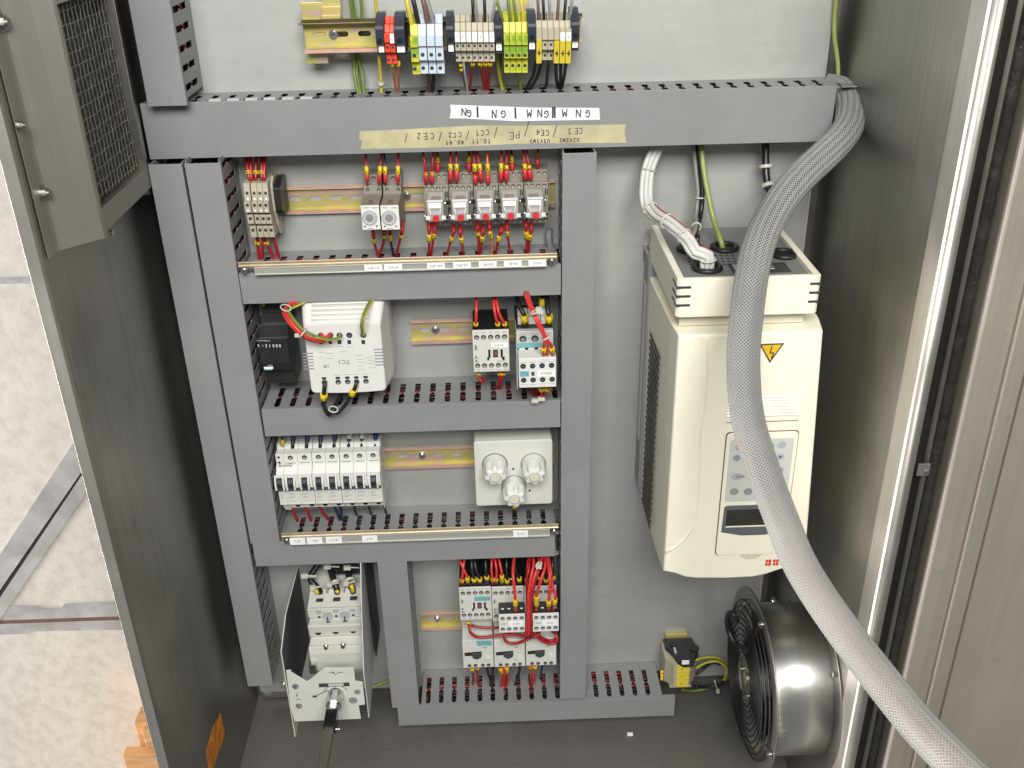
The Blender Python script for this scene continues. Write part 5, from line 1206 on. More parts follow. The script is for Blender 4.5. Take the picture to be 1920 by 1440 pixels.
c=w(t,1045,280,62); B().prism([(c.y-30,40),(c.y-22,70),(c.y+14,74),(c.y+8,40)],'x',X1+.3,X1+3).out('phase_barrier','offwhite',ms)
# front plate carrying the shaft
t='D1'; zp=158.0
pts=[(790,90),(835,85),(838,105),(985,195),(1010,180),(1150,65),(1432,62),(1446,190),(1515,200),(1538,410),(1478,418),(1500,545),(870,572),(835,440)]
pl=B().prism([(w(t,x,y,zp).x,w(t,x,y,zp).y) for x,y in pts],'z',zp-2,zp).out('shaft_plate','offwhite',ms,.4)
bx('plate_slot','print',pl,*rect(t,1100,205,1392,240,zp),zp-.3,zp+.2); bx('slot_indicator','lightgrey',pl,*rect(t,1190,208,1335,232,zp),zp+.1,zp+.4)
for x,y in ((877,243),(910,428)):
    c=w(t,x,y,zp+2); B().cyl((c.x,c.y,zp),(0,0,1),4.6,1,24).cyl((c.x,c.y,zp+1),(0,0,1),3.6,2.6,20,r2=2.6).out('rivet','screw',pl)
for x,y,r,m in ((1425,370,6,'midgrey'),(1465,290,4.6,'midgrey')): c=w(t,x,y,zp); B().cyl((c.x,c.y,zp-.4),(0,0,1),r,.6,24).out('plate_hole',m,pl)
b=B(); c=w(t,1258,105,zp)
for x0,y0,x1,y1 in ((1195,107,1235,107),(1228,98,1250,116),(1250,130,1290,104),(1285,104,1325,106),(1235,96,1235,116),(1245,96,1245,116)):
    a=w(t,x0,y0,zp); d=w(t,x1,y1,zp); b.tube([Vector((a.x,a.y,zp+.1)),Vector(((a.x+d.x)/2,(a.y+d.y)/2,zp+.1)),Vector((d.x,d.y,zp+.1))],.42,4)
for x0,y0,x1,y1 in ((895,292,895,330),(888,318,895,332),(902,318,895,332),(882,362,905,355),(905,355,928,362)):
    a=w(t,x0,y0,zp); d=w(t,x1,y1,zp); b.tube([Vector((a.x,a.y,zp+.1)),Vector(((a.x+d.x)/2,(a.y+d.y)/2,zp+.1)),Vector((d.x,d.y,zp+.1))],.42,4)
a=w(t,1062,332,zp); d=w(t,1190,272,zp); b.tube([Vector((a.x,a.y,zp+.1)),(a+d)/2+Vector((0,0,.1)),Vector((d.x,d.y,zp+.1))],.6,4); b.box(a.x-3,a.x+3,a.y-1.6,a.y+1.6,zp,zp+.3)
b.out('engraved_signs','print',pl)
c=w(t,1262,300,zp); yc=c.y
q=[Vector((c.x+17*cos(radians(a)),yc+14*sin(radians(a)),zp+.2)) for a in range(20,170,12)]; B().tube(q,.7,5).out('shaft_groove','midgrey',pl)
z1=wy(t,1240,425,yc).z; z2=wy(t,1228,490,yc).z; z3=wy(t,1195,650,yc).z; z4=wy(t,1140,1010,yc).z
sh=B().cyl((c.x,yc,zp),(0,0,1),11,z1-zp,32).out('shaft','screw',ms,.8)
bx('shaft_square','screw',sh,c.x-4.5,c.x+4.5,yc-4.5,yc+4.5,z1,z2+2,.6)
o=bx('coupler','blackgloss',sh,c.x-8,c.x+8,yc-8,yc+8,z2,z3,.8)
bx('drive_rod','steel',sh,c.x-6,c.x+6,yc-6,yc+6,z3,min(z4+16,330),.8)
c2=Vector((c.x+8,yc,(z2+z3)/2+14)); B().cyl(c2,(1,0,0),1.6,6,8).out('coupler_screw','screw',o)
c3=w(t,1035,95,120); B().box(c3.x-4,c3.x+6,c3.y-8,c3.y+10,104,118).out('link_lever','screw',ms,1)
bx('black_backing','black',ms,X0+26,X1+9,-905,-838,.5,34)
# leads
t='E5'; G='thick black leads of the main switch'
for i,(p,m,ti) in enumerate((([(600,-60,20),(545,60,30),(470,190,44),(520,270,52),(575,340,56),(600,400,50)],(318,368),((195,215),)),([(690,-60,20),(690,80,30),(712,180,44),(745,270,54),(762,340,58),(765,400,52)],(330,360),((232,262),)),([(880,-60,20),(880,80,30),(888,180,44),(905,260,54),(932,330,58),(940,400,52)],(265,345),((222,252),)))):
    wire(t,p,4.6,'wire_black',f'{("left","middle","right")[i]} thick black lead with a yellow marker entering the main switch',mk=(),ties=ti,group=G)
    a=w(t,p[3][0]+8,m[0],60); d=w(t,p[3][0]+30,m[1],63); B().tube([a,(a+d)/2,d],3.0,8).out('marker','marker',bpy.data.objects[sorted([o.name for o in bpy.data.objects if o.name.startswith('wire') and o.get('group')==G])[-1]])
for i,(x,y) in enumerate(((410,175),(655,75),(870,85))): c=w(t,x,y,52); tag(B().box(c.x-5,c.x+5,c.y-3,c.y+3,49,54).cyl((c.x+4,c.y,51),(1,-.1,0),1.2,13,8).out('cable_tie','tie',None,.6),f'white cable tie high on the {("left","middle","right")[i]} lead of the main switch','cable tie')
for i,(x,y) in enumerate(((520,295),(700,258),(880,245))): c=w(t,x,y,64); tag(B().box(c.x-6.5,c.x+1,c.y-3.2,c.y+3.2,62,68).cyl((c.x,c.y,65),(1,.25,0),1.4,11,8).out('cable_tie','tie',None,.6),f'white cable tie at the terminal end of the {("left","middle","right")[i]} main switch lead','cable tie')
# black shield behind
tag(bx('black_shield','black',None,X1+10,X1+11.5,-1040,-850,.3,62,.3),'black shield plate standing right of the main switch','shield plate')
tag(bx('black_shield','black',None,X0+2,X1+8,-842,-839,.3,58,.3),'black shield plate above the main switch under the cross duct','shield plate')
wire('D1',[(1600,250,20),(1680,215,12),(1790,175,10),(1900,150,10)],2.4,'wire_lime','green earth wire running behind the upright duct beside the main switch')
# ================================================================== drive
YD=-456.0
dr=thing('frequency_inverter','large cream frequency inverter with a keypad and a yellow warning triangle','inverter',(288,-620,.3))
hx=[(197,-432),(388,-432),(388,-800),(212,-812),(197,-770)]
B().prism(hx,'z',.3,34).out('heat_sink','midgrey',dr,2)
bx('name_plate','lightgrey',dr,196.4,197,-700,-470,10,26)
zf=205.0
t='B7'
fr=[(w('B6',365,850,zf).x,YD)]
bot=[(w(t,x,y,zf).x,w(t,x,y,zf).y) for x,y in ((246,1296),(330,1312),(400,1338),(480,1347),(700,1348),(900,1338),(1000,1318),(1080,1290),(1200,1255),(1290,1200))]
x1t=w('B6',1590,850,zf).x; 
XL0=200.0; XR0=bot[-1][0]
front=[(XL0+4,YD-2)]+[(max(x,XL0+4),y) for x,y in bot]+[(x1t,YD-2)]
back=[(XL0-1,YD)]+[(max(x-3,XL0-1),y) for x,y in bot]+[(x1t+8,YD)]
back[-2]=(bot[-1][0]+8,bot[-1][1])
n=len(front); cxm=285; cym=-620
def inset(P,k): return [(cxm+(x-cxm)*(1-k/85),cym+(y-cym)*(1-k/170)) for x,y in P]
f2=inset(front,2.2)
b=B(); 
lay=[(back,34),(back,80),([(a[0]*.5+c_[0]*.5,a[1]*.5+c_[1]*.5) for a,c_ in zip(back,front)],172),(front,198),(inset(front,.7),203),(f2,205)]
vs=[(x,y,z) for P_,z in lay for x,y in P_]
b.add(vs,[tuple(range(n-1,-1,-1))[::-1],tuple(range((len(lay)-1)*n,len(lay)*n))[::-1]]+[(k*n+i,(k+1)*n+i,(k+1)*n+(i+1)%n,k*n+(i+1)%n) for k in range(len(lay)-1) for i in range(n)])
import bmesh
o=b.out('body','cream',dr)
bm=bmesh.new(); bm.from_mesh(o.data); bmesh.ops.recalc_face_normals(bm,faces=bm.faces); bm.to_mesh(o.data); bm.free()
body=o; md=o.modifiers.new('bevel','BEVEL'); md.width=.002; md.segments=3; md.limit_method='ANGLE'; md.angle_limit=radians(28)
# neck and upper cover
b=B().box(XL0+8,x1t-18,YD-.2,YD+16,40,186).out('neck','cream_dark',dr,1)
cX0=w('B6',378,700,202).x; cX1=w('B6',1538,670,202).x; cYb=w('B6',900,708,202).y; cYt=w('B6',900,395,202).y
cv=B()
for x0,x1,z0,z1 in ((cX0,cX0+9,18,196),(cX1-9,cX1,18,196),(cX0,cX1,196,202)): cv.box(x0,x1,cYb,cYt,z0,z1)
cv=B().prism([(cX0,18),(cX0,199),(cX0+4,202.5),(cX1-4,202.5),(cX1,199),(cX1,18),(cX1-8,18),(cX1-8,196),(cX0+8,196),(cX0+8,18)],'y',cYb,cYt).out('top_cover','cream',dr,1.2,3)
dk=bx('cable_deck','duct_dark',dr,cX0+8.2,cX1-8.2,cYt-9,cYt-6,18,195.8)
YK=cYt-6
for k in range(3):
    for (xe,s) in ((cX0,1),(cX1,-1)):
        y=w('B6',430,478+73*k,203).y; L=15 if s>0 else 12
        bx('corner_slot','print',cv,min(xe-.3,xe+s*L),max(xe-.3,xe+s*L),y-1.4,y+1.4,202.45,202.75)
        bx('corner_slot','print',cv,xe-.25 if s>0 else xe-.05,xe+.05 if s>0 else xe+.25,y-1.4,y+1.4,176,202.6)
gr=[]
for x,y,r in ((500,172,16.5),(778,160,17),(635,325,17.5),(1262,215,16)):
    c=wy('B6',x,y,YK); gr.append(c); g=B().ring((c.x,YK+2,c.z),(0,1,0),r-3.2,3.4,32,8).cyl((c.x,YK,c.z),(0,1,0),r-3,1.2,28); g.out('grommet','rubber',dr)
a=wy('B6',800,285,YK); c=wy('B6',1345,350,YK); bx('deck_window','print',dr,a.x,c.x-2,YK,YK+.3,a.z,c.z); bx('terminal_cover','steel_bright',dr,a.x+4,c.x-18,YK+.3,YK+1.2,a.z+4,a.z+20,.3)
b=B()
for r_ in range(4):
    for k in range(9):
        c=wy('B6',475+k*46+(r_*9),215+r_*24,YK); 
        if all((c.x-g.x)**2+(c.z-g.z)**2>19**2 for g in gr): b.cyl((c.x,YK,c.z),(0,1,0),2.1,.3,8)
b.out('deck_perforation','print',dr)['kind']='stuff'
c=w('B6',185,185,10); B().cyl((c.x,c.y,6),(0,0,1),5,4,6).box(c.x-10,c.x+4,c.y-12,c.y+8,.3,5).out('mounting_bolt','screw',dr,.3)
# louvres on the left side
b=B(); y=wx('B6',200,925,199).y; ye=wx('B7',150,1005,199).y
while y>ye: b.box(198.0,199.3,y-1.7,y+1.7,62,132); y-=9.2
b.out('side_louvres','print',dr)['kind']='stuff'
# raised line on the front
q=[w('B6',640,870,zf+.2),w('B6',640,1100,zf+.2),w('B6',625,1430,zf+.2),w('B7',520,300,zf+.2),w('B7',515,600,zf+.2),w('B7',495,850,zf+.2),w('B7',440,1000,zf+.2),w('B7',350,1100,zf+.2),w('B7',262,1152,zf+.2)]
B().tube(smooth_path(q,6),1.6,8).out('moulded_ridge','cream',dr)
q=[w('B6',372,868,zf),w('B6',500,862,zf),w('B6',600,858,zf)]
# warning triangle
t='B6'; T=[w(t,x,y,zf) for x,y in ((1063,938),(1268,930),(1148,1093))]; C_=(T[0]+T[1]+T[2])/3
o=B().prism([(p.x,p.y) for p in T],'z',zf+.05,zf+.3).out('warning_sign','print',dr)
o2=B().prism([(C_.x+(p.x-C_.x)*.80,C_.y+(p.y-C_.y)*.80) for p in T],'z',zf+.3,zf+.42).out('sign_field','warn',o)
b=B(); LT=[w(t,x,y,zf) for x,y in ((1168,950),(1150,1010),(1182,1008),(1160,1052))]
for i in range(3): b.tube([LT[i]+Vector((0,0,.5)),(LT[i]+LT[i+1])/2+Vector((0,0,.5)),LT[i+1]+Vector((0,0,.5))],.75,4)
b.out('lightning_sign','print',o)
# ribs
for k in range(7):
    y0=12+k*22.5; a=w('B7',722-k*2.5,y0+14,zf); c=w('B7',1268-k*5,y0-6,zf); yy=(a.y+c.y)/2
    B().prism([(yy-2.2,zf-.2),(yy,zf+1.3),(yy+2.2,zf-.2)],'x',a.x,c.x).out('grip_rib','cream',dr,.3)
a=w('B7',705,210,zf); c=w('B7',1235,183,zf); bx('gap_line','wire_brown',dr,a.x,c.x,(a.y+c.y)/2-.5,(a.y+c.y)/2+.5,zf,zf+.12)
a=w('B7',705,240,zf); c=w('B7',1235,225,zf)
# keypad module: proud panel with gap frame
KX0=w('B7',690,500,zf).x; KX1=w('B7',1205,500,zf).x; KY1=w('B7',960,270,zf).y; KY0=w('B7',900,1160,zf).y
def fr_(k): return rrect(KX0-k,KX1+k,KY0-k,KY1+k,5)
B().prism(fr_(.9),'z',zf,zf+.15).out('panel_gap','wire_brown',dr)
kp=B().prism(fr_(-.2),'z',zf+.15,zf+2.0).out('control_panel','cream',dr,.6)
zk=zf+2.0
a=w('B7',728,330,zk); c=w('B7',1185,760,zk)
ky=B().prism(rrect(KX0+4.5,KX1-4.5,w('B7',900,775,zk).y,w('B7',960,322,zk).y,3),'z',zk,zk+.3).out('keypad','keypad',kp)
t='E7'
def key(x,y,rx,ry,m,name='key'):
    c=w(t,x,y,zk+.4); o=B(); P_=[(c.x+rx*cos(2*pi*i/28),c.y+ry*sin(2*pi*i/28)) for i in range(28)]
    return B().prism(P_,'z',zk+.3,zk+.9).out(name,m,kp,.25), c
key(650,175,5.2,4.7,'key_pale'); key(540,185,5,4.6,'key_pale'); key(400,300,5,4.6,'key_pale')
_,c=key(633,290,4.8,4.5,'key_pale'); bx('key_print','sleeve_blue',kp,c.x-1.5,c.x+1.5,c.y-1.2,c.y+1.2,zk+.9,zk+1)
_,c=key(632,415,4.8,4.4,'key_pale'); bx('key_print','print',kp,c.x-2,c.x+2,c.y-.6,c.y+.8,zk+.9,zk+1)
_,c=key(213,300,5.0,4.6,'key_pale'); b=B()
for i in range(4):
    a0=radians(90*i);a1=radians(90*i+90); b.tube([Vector((c.x+3.4*cos(a0),c.y+3.4*sin(a0),zk+1)),Vector((c.x+1.7*(cos(a0)+cos(a1)),c.y+1.7*(sin(a0)+sin(a1)),zk+1)),Vector((c.x+3.4*cos(a1),c.y+3.4*sin(a1),zk+1))],.3,4)
b.box(c.x-.3,c.x+.3,c.y-1.5,c.y+1.5,zk+.9,zk+1.1); b.out('start_sign','print',kp)
_,c=key(240,193,5.0,4.6,'keypad'); B().ring((c.x,c.y,zk+1),(0,0,1),4.2,.35,28,6).box(c.x-3,c.x+3,c.y-1.8,c.y-1.3,zk+.9,zk+1.1).tube([Vector((c.x-2.6,c.y-1.6,zk+1)),Vector((c.x,c.y+.6,zk+1)),Vector((c.x+2.4,c.y+2.8,zk+1))],.35,4).out('stop_sign','logo_red',kp)
_,c=key(215,480,7,4.8,'key_pale'); text('ENTER',(c.x+3.5,c.y,zk+1.0),3.0,'print',kp,sx=.85)
_,c=key(188,625,5.4,4.8,'key_grey'); text('START',(c.x,c.y,zk+1.0),1.5,'key_pale',kp)
_,c=key(322,625,5.4,4.8,'key_grey'); text('MENU',(c.x,c.y,zk+1.0),1.5,'key_pale',kp)
key(460,620,5.4,4.8,'key_grey'); key(600,610,5.4,4.8,'key_grey')
Xa=w(t,75,880,zk).x; Xb=w(t,700,850,zk).x
bz=B().prism([(Xa,w(t,95,1015,zk).y),(Xa+1,w(t,80,770,zk).y-1),(Xa+4,w(t,95,762,zk).y),(Xb-3,w(t,95,762,zk).y),(Xb,w(t,80,770,zk).y-1),(Xb+1,w(t,95,1015,zk).y),((Xa+Xb)/2+14,w(t,400,1042,zk).y),((Xa+Xb)/2-14,w(t,400,1042,zk).y)],'z',zk,zk+.8).out('display_bezel','bezel',kp,.3)
ya=w(t,300,795,zk).y; yb=w(t,300,948,zk).y; bx('display','lcd',bz,w(t,110,870,zk).x,Xb-4,yb,ya,zk+.8,zk+1.0); bx('display_edge','cream',bz,w(t,105,955,zk).x,Xb-4,yb-2.2,yb-.2,zk+.8,zk+1.0)
c=w(t,350,1215,zf); B().prism([(c.x+14*cos(radians(a_)),c.y+10*sin(radians(a_))) for a_ in range(180,361,12)],'z',zf,zf+.6).out('thumb_rest','cream_dark',dr,.5)
# the red logo, three capitals with a fine cross through each; read from the other side
b=B()
def lg(ch,x,y,h):
    c=w('B7',x,y,zf); wd=h*.80
    def sub(P_): 
        # split by the cross: draw four clipped rectangles
        for (u0,u1,v0,v1,cut) in P_: b.prism([(c.x-(uu-.5)*wd,c.y-(vv-.5)*h) for uu,vv in cut],'z',zf+.05,zf+.2)
    if ch=='B':
        for v0,v1 in ((0,.47),(.53,1)):
            b.prism([(c.x-(u-.5)*wd,c.y-(v-.5)*h) for u,v in ((0,v0),(.46,v0),(.46,v1),(0,v1))],'z',zf+.05,zf+.2)
            m_=(v0+v1)/2; q=[(.54,v0)]+[(.66+.32*cos(a_),m_+(v1-v0)/2*sin(a_)) for a_ in [radians(k) for k in range(-90,91,22)]]+[(.54,v1)]
            b.prism([(c.x-(u-.5)*wd,c.y-(v-.5)*h) for u,v in q],'z',zf+.05,zf+.2)
    else:
        for s_ in (-1,1):
            b.prism([(c.x-s_*u*wd*.5,c.y-(v-.5)*h) for u,v in ((.08,.53),(.42,.53),(.16,1),(.08,1))],'z',zf+.05,zf+.2)
            b.prism([(c.x-s_*u*wd*.5,c.y-(v-.5)*h) for u,v in ((.30,.47),(.52,.47),(.96,0),(.55,0),(.36,.24),(.08,.24),(.08,.34),(.30,.34))],'z',zf+.05,zf+.2)
lg('B',1012,1226,9.6); lg('B',1067,1224,9.6); lg('A',1124,1220,9.6)
b.out('maker_logo','logo_red',dr)
# ================================================================== cables into the drive
def bundle(label,t,pts,offs,ties,r,cols,name='cable_bundle'):
    P3=[w(t,*p) if len(p)==3 else Vector(p[3]) for p in pts]; path=smooth_path(P3,5)
    r0=thing(name,label,'cable',tuple(path[0])); N=len(path)
    for k,(dx,dy) in enumerate(offs):
        q=[]
        for i,p in enumerate(path):
            T=(path[min(i+1,N-1)]-path[max(i-1,0)]).normalized(); u=T.cross(Vector((0,0,1))).normalized(); v=u.cross(T); q.append(p+u*dx+v*dy)
        B().tube(q,cols[k][1],8).out('core',cols[k][0],r0)
    for f in ties:
        i=int(f*(N-1)); T=(path[min(i+1,N-1)]-path[max(i-1,0)]).normalized(); B().ring(path[i],T,r,1.1,24,6).out('cable_tie','tie',r0)
    return r0
g3=gr[2]; g1=gr[0]; g2=gr[1]
bundle('thick bundle of four white cores curving down into the inverter','C1',[(440,360,16),(425,400,22),(375,520,36),(358,640,50),(365,740,64),(410,800,84),(500,860,112),(600,950,140),(655,1030,g3.z-2),(0,0,0,(g3.x-1,YK+16,g3.z)),(0,0,0,(g3.x,YK-2,g3.z))],
  [(-4.2,2),(1.2,3.6),(5.6,1),(0,-3),(-6.5,-1.5),(6.8,-2.5)],(.20,.43,.60,.76,.97),8.6,[('wire_white',3.4),('wire_white',3.4),('wire_white',3.2),('wire_white',3.4),('wire_red',1.3),('wire_black',1.3)])
bundle('black, grey and brown cores tied together behind the white bundle','C1',[(665,350,14),(655,400,18),(668,540,24),(680,680,32),(668,820,44),(650,930,g1.z-4),(0,0,0,(g1.x+4,YK+10,g1.z)),(0,0,0,(g1.x+2,YK-2,g1.z))],[(-3,0),(2.6,0),(0,-3.5)],(.05,.42,.72),5.0,[('wire_black',3.0),('wire_grey',2.5),('wire_brown',2.2)])
wire('C1',[(682,350,18),(690,420,24),(705,560,34),(735,720,48),(765,850,60),(800,950,g2.z-6),(818,1012,g2.z-1)],3.2,'wire_lime','bright green earth wire running down into the inverter',cat='cable',name='cable',mat2='wire_green')
wire('C1',[(1072,340,16),(1074,420,20),(1074,520,26),(1082,610,34),(1105,680,44),(1160,760,60)],4.6,'wire_black','short black cable with white ties passing behind the braided hose',cat='cable',name='cable',ties=[(505,524),(618,640)])
# ================================================================== braided hose
HP=[('PX',1548,166,14),('PX',1572,170,22),('PX',1592,190,44),('PX',1593,230,82),('PX',1575,262,104),('PX',1545,292,128),('PX',1506,328,156),('PX',1469,370,184),('PX',1440,418,210),('PX',1421,465,234),('PX',1409,520,256),('PX',1400,590,276),('PX',1394,660,292),
    ('PX',1395,720,306),('PX',1399,765,318),('PX',1410,817,334),('PX',1435,894,362),('PX',1464,971,392),('PX',1495,1048,424),('PX',1532,1112,452),('PX',1582,1184,486),('PX',1634,1252,520),('PX',1718,1356,572),('PX',1800,1440,620),('PX',1900,1535,670),('PX',2010,1630,715)]
HW=[w(*p) for p in HP]; LP=HW[-1];
HW+=[Vector((LP.x+170,LP.y-240,LP.z+20)),Vector((LP.x+300,LP.y-480,LP.z-150)),Vector((LP.x+370,LP.y-680,LP.z-480)),Vector((LP.x+430,LP.y-880,FZ+60)),Vector((LP.x+520,LP.y-1100,FZ+17)),Vector((LP.x+700,LP.y-1500,FZ+17))]
hp=smooth_path(HW,3.2); RH=16.4
hose=thing('braided_hose','thick braided cable sleeve, white mesh over dark cables, curving over the inverter','hose',tuple(hp[0]))
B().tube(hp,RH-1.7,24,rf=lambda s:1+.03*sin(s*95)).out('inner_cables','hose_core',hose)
acc=[0.0]
for i in range(1,len(hp)): acc.append(acc[-1]+(hp[i]-hp[i-1]).length)
fr0=[]; N=len(hp); u=None
for i in range(N):
    T=(hp[min(i+1,N-1)]-hp[max(i-1,0)]).normalized()
    u=(T.orthogonal() if u is None else u); u=(u-T*u.dot(T)).normalized(); fr0.append((T,u,T.cross(u)))
NS=28; PIT=2*pi/100.0; Wd=.98
b=B()
def samp(s):
    import bisect
    i=min(max(bisect.bisect_left(acc,s),1),N-1); f=(s-acc[i-1])/(acc[i]-acc[i-1]); p=hp[i-1].lerp(hp[i],f); _,a,c=fr0[i-1]; _,a2,c2=fr0[i]
    return p, a.lerp(a2,f), c.lerp(c2,f)
steps=int(acc[-1]/2.1); smp=[samp(acc[-1]*k/steps) for k in range(steps+1)]
for sg in (-1,1):
    for j in range(NS):
        ph=2*pi*j/NS; o0=len(b.v)
        for k in range(steps+1):
            p,a,c=smp[k]; s=acc[-1]*k/steps; th=ph+sg*s*PIT
            rad=RH+.42*sg*cos(th*NS/2*1.0 if sg>0 else th*NS/2)
            # half width across the strand, measured round the tube
            for dth,dr_ in ((-Wd/RH,-.35),(0,.30),(Wd/RH,-.35)):
                tt=th+dth; b.v.append(p+(a*cos(tt)+c*sin(tt))*(rad+dr_))
            if k:
                q=o0+(k-1)*3
                for e in (0,1): b.f.append([q+e,q+e+1,q+e+4,q+e+3]); b.m.append(0); b.sm.append(True)
o=b.out('braid','braid',hose); o['kind']='stuff'
# ================================================================== fan
XF=338.0; FC=(-984.0,190.0)
fn=thing('cabinet_fan','round fan with black wire guard and bright metal drum on the right wall','fan',(380,FC[0],FC[1]-125))
def ann(name,m,x0,x1,r0,r1,n=64,par=None,bev=.3):
    b=B(); vs=[]
    for (x,r) in ((x0,r0),(x0,r1),(x1,r1),(x1,r0)):
        for k in range(n): a=2*pi*k/n; vs.append((x,FC[0]+r*cos(a),FC[1]+r*sin(a)))
    b.add(vs,[(s*n+k,((s+1)%4)*n+k,((s+1)%4)*n+(k+1)%n,s*n+(k+1)%n) for s in range(4) for k in range(n)],0,False)
    o=b.out(name,m,par or fn); bm=bmesh.new(); bm.from_mesh(o.data); bmesh.ops.recalc_face_normals(bm,faces=bm.faces); bm.to_mesh(o.data); bm.free()
    for p in o.data.polygons: p.use_smooth = abs(p.normal.x)<.5
    return o
ann('flange','steel',XF,XF+2,103,123)
ann('drum','drum',XF+2,420.8,98.5,100)
ann('wall_ring','steel',417.5,420.6,100.2,122)
ann('inner_plate','bezel',XF+40,XF+42,96,98.4)
rt_=[]
for k in range(10):
    r=36+k*7.7; rr=B().ring((XF-10+ (0 if k<8 else (k-7)*3.0),*FC),(1,0,0),r,1.25,64,6).out('guard_ring','rubber',fn)
for a0 in (10,100,190,280):
    for da in (-1,1):
        a=radians(a0); u=Vector((0,cos(a),sin(a))); v=Vector((0,-sin(a),cos(a)))*da*2.4; c=Vector((XF-8.5,*FC))
        B().tube([c+u*30+v,c+u*70+v,c+u*95+v,c+u*104+v+Vector((3,0,0)),c+u*114+v+Vector((7.5,0,0))],1.3,6).out('guard_spoke','rubber',fn)
    c=Vector((XF-1,FC[0]+114*cos(radians(a0)),FC[1]+114*sin(radians(a0)))); B().cyl(c,(-1,0,0),5.2,1.2,20).cyl(c+Vector((-1.2,0,0)),(-1,0,0),3.6,3.4,6).out('bolt','screw',fn,.3)
hub=B().cyl((XF+4,*FC),(1,0,0),34,34,40).cyl((XF-6,*FC),(1,0,0),32,10,40).out('motor_hub','steel',fn,1)
for a0 in (20,140,260): c=Vector((XF-6,FC[0]+23*cos(radians(a0)),FC[1]+23*sin(radians(a0)))); B().cyl(c,(-1,0,0),4,3,12).out('hub_screw','screw',hub,.3)
B().cyl((XF-6,*FC),(-1,0,0),9,2.5,24).out('hub_boss','steel_bright',hub,.6)
for k in range(7):
    a=2*pi*k/7; pts=[]
    for r,x0,x1,da in ((34,XF+12,XF+34,.0),(60,XF+12,XF+36,.14),(94,XF+13,XF+34,.22)):
        for x,d in ((x0,-.22),(x1,.22)): pts.append((x,FC[0]+r*cos(a+da+d),FC[1]+r*sin(a+da+d)))
    b=B().add(pts,[(0,1,3,2),(2,3,5,4)],0,True); b.out('blade','black',fn,solid=1.6)
for a0 in (5,120,235): 
    c=Vector((417.5,FC[0]+114*cos(radians(a0+170)),FC[1]+114*sin(radians(a0+170)))); B().cyl(c,(-1,0,0),3.8,4,6).out('bolt','screw',fn,.3)
t='E8'
q=[(180,560,XF-13),(150,545,XF-16),(95,520,XF-20),(50,470,XF-26),(22,400,XF-30),(14,320,XF-34),(30,280,XF-36),(60,290,XF-34),(90,330,XF-26)]
B().tube(smooth_path([wx(t,x,y,X) for x,y,X in q],4),3.6,8).out('fan_cable','rubber',fn)
# ================================================================== little terminal group beside the lowest duct
t='B5'
X0,X1,Y0,Y1=rect(t,950,372,1243,615,60)
rl=thing('mounting_rail','short zinc rail stub under the little yellow terminal group','mounting rail',((X0+X1)/2,Y0,.4),'yellow zinc mounting rails')
bx('rail_profile','zinc',rl,(X0+X1)/2-17,(X0+X1)/2+17,Y0-8,Y1+12,.4,7.5,.4)
H=(Y1-Y0)
for k in range(3):
    ya=Y1-H*.04-k*H*.31; yb=ya-H*.30
    tb_=thing('terminal_block',f'{("upper","middle","lower")[k]} of three beige terminals with yellow lightning cover beside the lowest duct','terminal block',((X0+X1)/2,(ya+yb)/2,7.6),'little terminal group')
    B().prism([(X0-2,7.6),(X0-2,44),(X0+6,52),(X0+10,58),(X1-10,58),(X1-5,52),(X1+1,44),(X1+1,7.6)],'y',yb+.15,(ya if k else ya+.6)-.15).out('body','beige',tb_,.4)
    if k<3: B().box(X0+14,X1-10,yb+.6,ya-.3,58,59.2).out('yellow_cover','cover_yellow',tb_,.2)
    c=((X0+X1)/2,(ya+yb)/2); b=B(); bolt_mark(b,c[0],c[1],5.2,59.25); b.out('lightning_sign','print',tb_)
b=B()
bx('screw_row','beige',tb_,X0+5,X1-5,Y0-1,yb-.2,40,57,.5)
for k in range(3):
    for x in (1042,1155):
        c=w(t,x,520+k*29,57.2); b.cyl((c.x,c.y,57),(0,0,1),1.5,.4,10)
b.out('terminal_screws','print',tb_)
ec=thing('end_clamp','black end clamp with a white tag above the little yellow terminal group','end clamp',((X0+X1)/2,Y1+8,7.6))
B().prism([(X0+1,7.6),(X0+1,26),(X0+9,40),(X0+15,58),(X0+22,65),(X1-6,65),(X1-1,50),(X1+5,44),(X1+6,30),(X1+2,7.6)],'y',Y1-.5,Y1+7).out('body','black',ec,1)
B().cyl((X1+1,Y1+7,34),(0,1,0),7,3,20).cyl((X0+14,Y1+7,24),(0,1,0),5,3,16).out('clip','black',ec,.6)
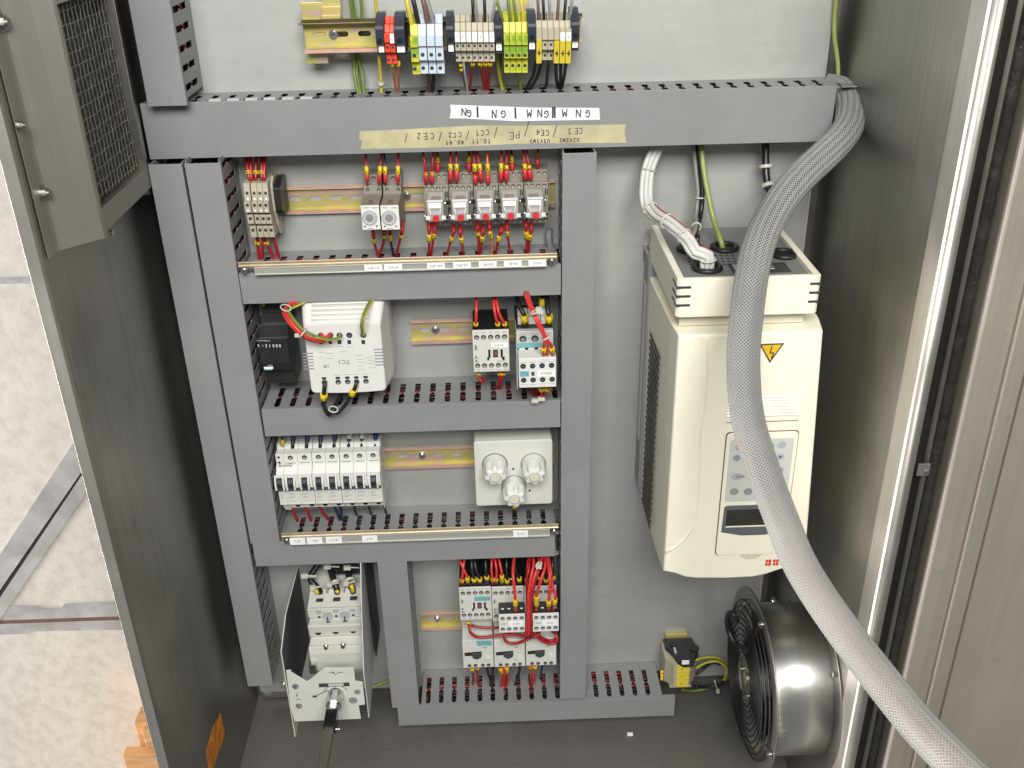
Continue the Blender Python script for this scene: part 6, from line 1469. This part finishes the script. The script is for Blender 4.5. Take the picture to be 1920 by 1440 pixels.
bx('clip_screw','screw',ec,X0+12,X0+16,Y1+7,Y1+9,30,44,.4)
bx('marker_tag','label',ec,*rect(t,1100,325,1175,365,67),66,67,.2)
for i,(p,c_) in enumerate((([(1235,330,40),(1330,300,36),(1450,300,34),(1540,340,34),(1590,420,36),(1560,520,40)],'wire_yellow'),([(1240,400,36),(1330,350,32),(1450,325,30),(1540,370,30),(1570,440,32),(1540,530,38)],'wire_green'),([(1245,470,30),(1330,400,26),(1420,345,26),(1500,360,26)],'wire_black'),([(1235,590,20),(1330,600,18),(1450,590,18),(1540,550,24),(1600,500,34),(1620,470,40)],'wire_black'),([(1100,625,20),(1200,640,14),(1330,620,12),(1430,590,14)],'wire_green'))):
    wire(t,p,2.6,c_,f'{ORD[i]} of the cores looping from the little terminal group to the fan',mat2='wire_green' if i==0 else ('wire_yellow' if i==1 else None),group='cores between the little terminals and the fan')
for i,y in enumerate((440,480,508)):
    wire(t,[(830,y+20,20),(870,y,28),(950,y-6,40)],2.4,'wire_black',f'{("upper","middle","lower")[i]} black core with a yellow marker left of the little terminal group')
    c=w(t,912,y-3,36); B().cyl((c.x-5,c.y,c.z),(1,0,.3),3.6,10,10).out('marker','marker',bpy.data.objects['wire' if False else [o.name for o in bpy.data.objects if o.get('label','').startswith(("upper","middle","lower")[i]+' black core with')][0]])
c=w(t,1445,590,24); tag(B().tube(smooth_path([w(t,1440,535,34),w(t,1450,570,32),w(t,1470,640,26)]),1.3,6).box(w(t,1470,640,26).x-2.5,w(t,1470,640,26).x+2.5,w(t,1470,640,26).y-3,w(t,1470,640,26).y+3,24,29).out('cable_tie','tie'),'white cable tie tail hanging from the loop left of the fan','cable tie')
# scraps on the end wall
c=wy('B5',560,1092,YB+.3); tag(B().box(c.x-4.5,c.x+4.5,YB+.1,YB+2.2,c.z-3,c.z+3).box(c.x-3.8,c.x+3.8,YB+2.2,YB+2.8,c.z-2.4,c.z+2.4).out('plastic_scrap','label',None,.3),'tiny white scrap of plastic lying on the dark end wall','scrap')
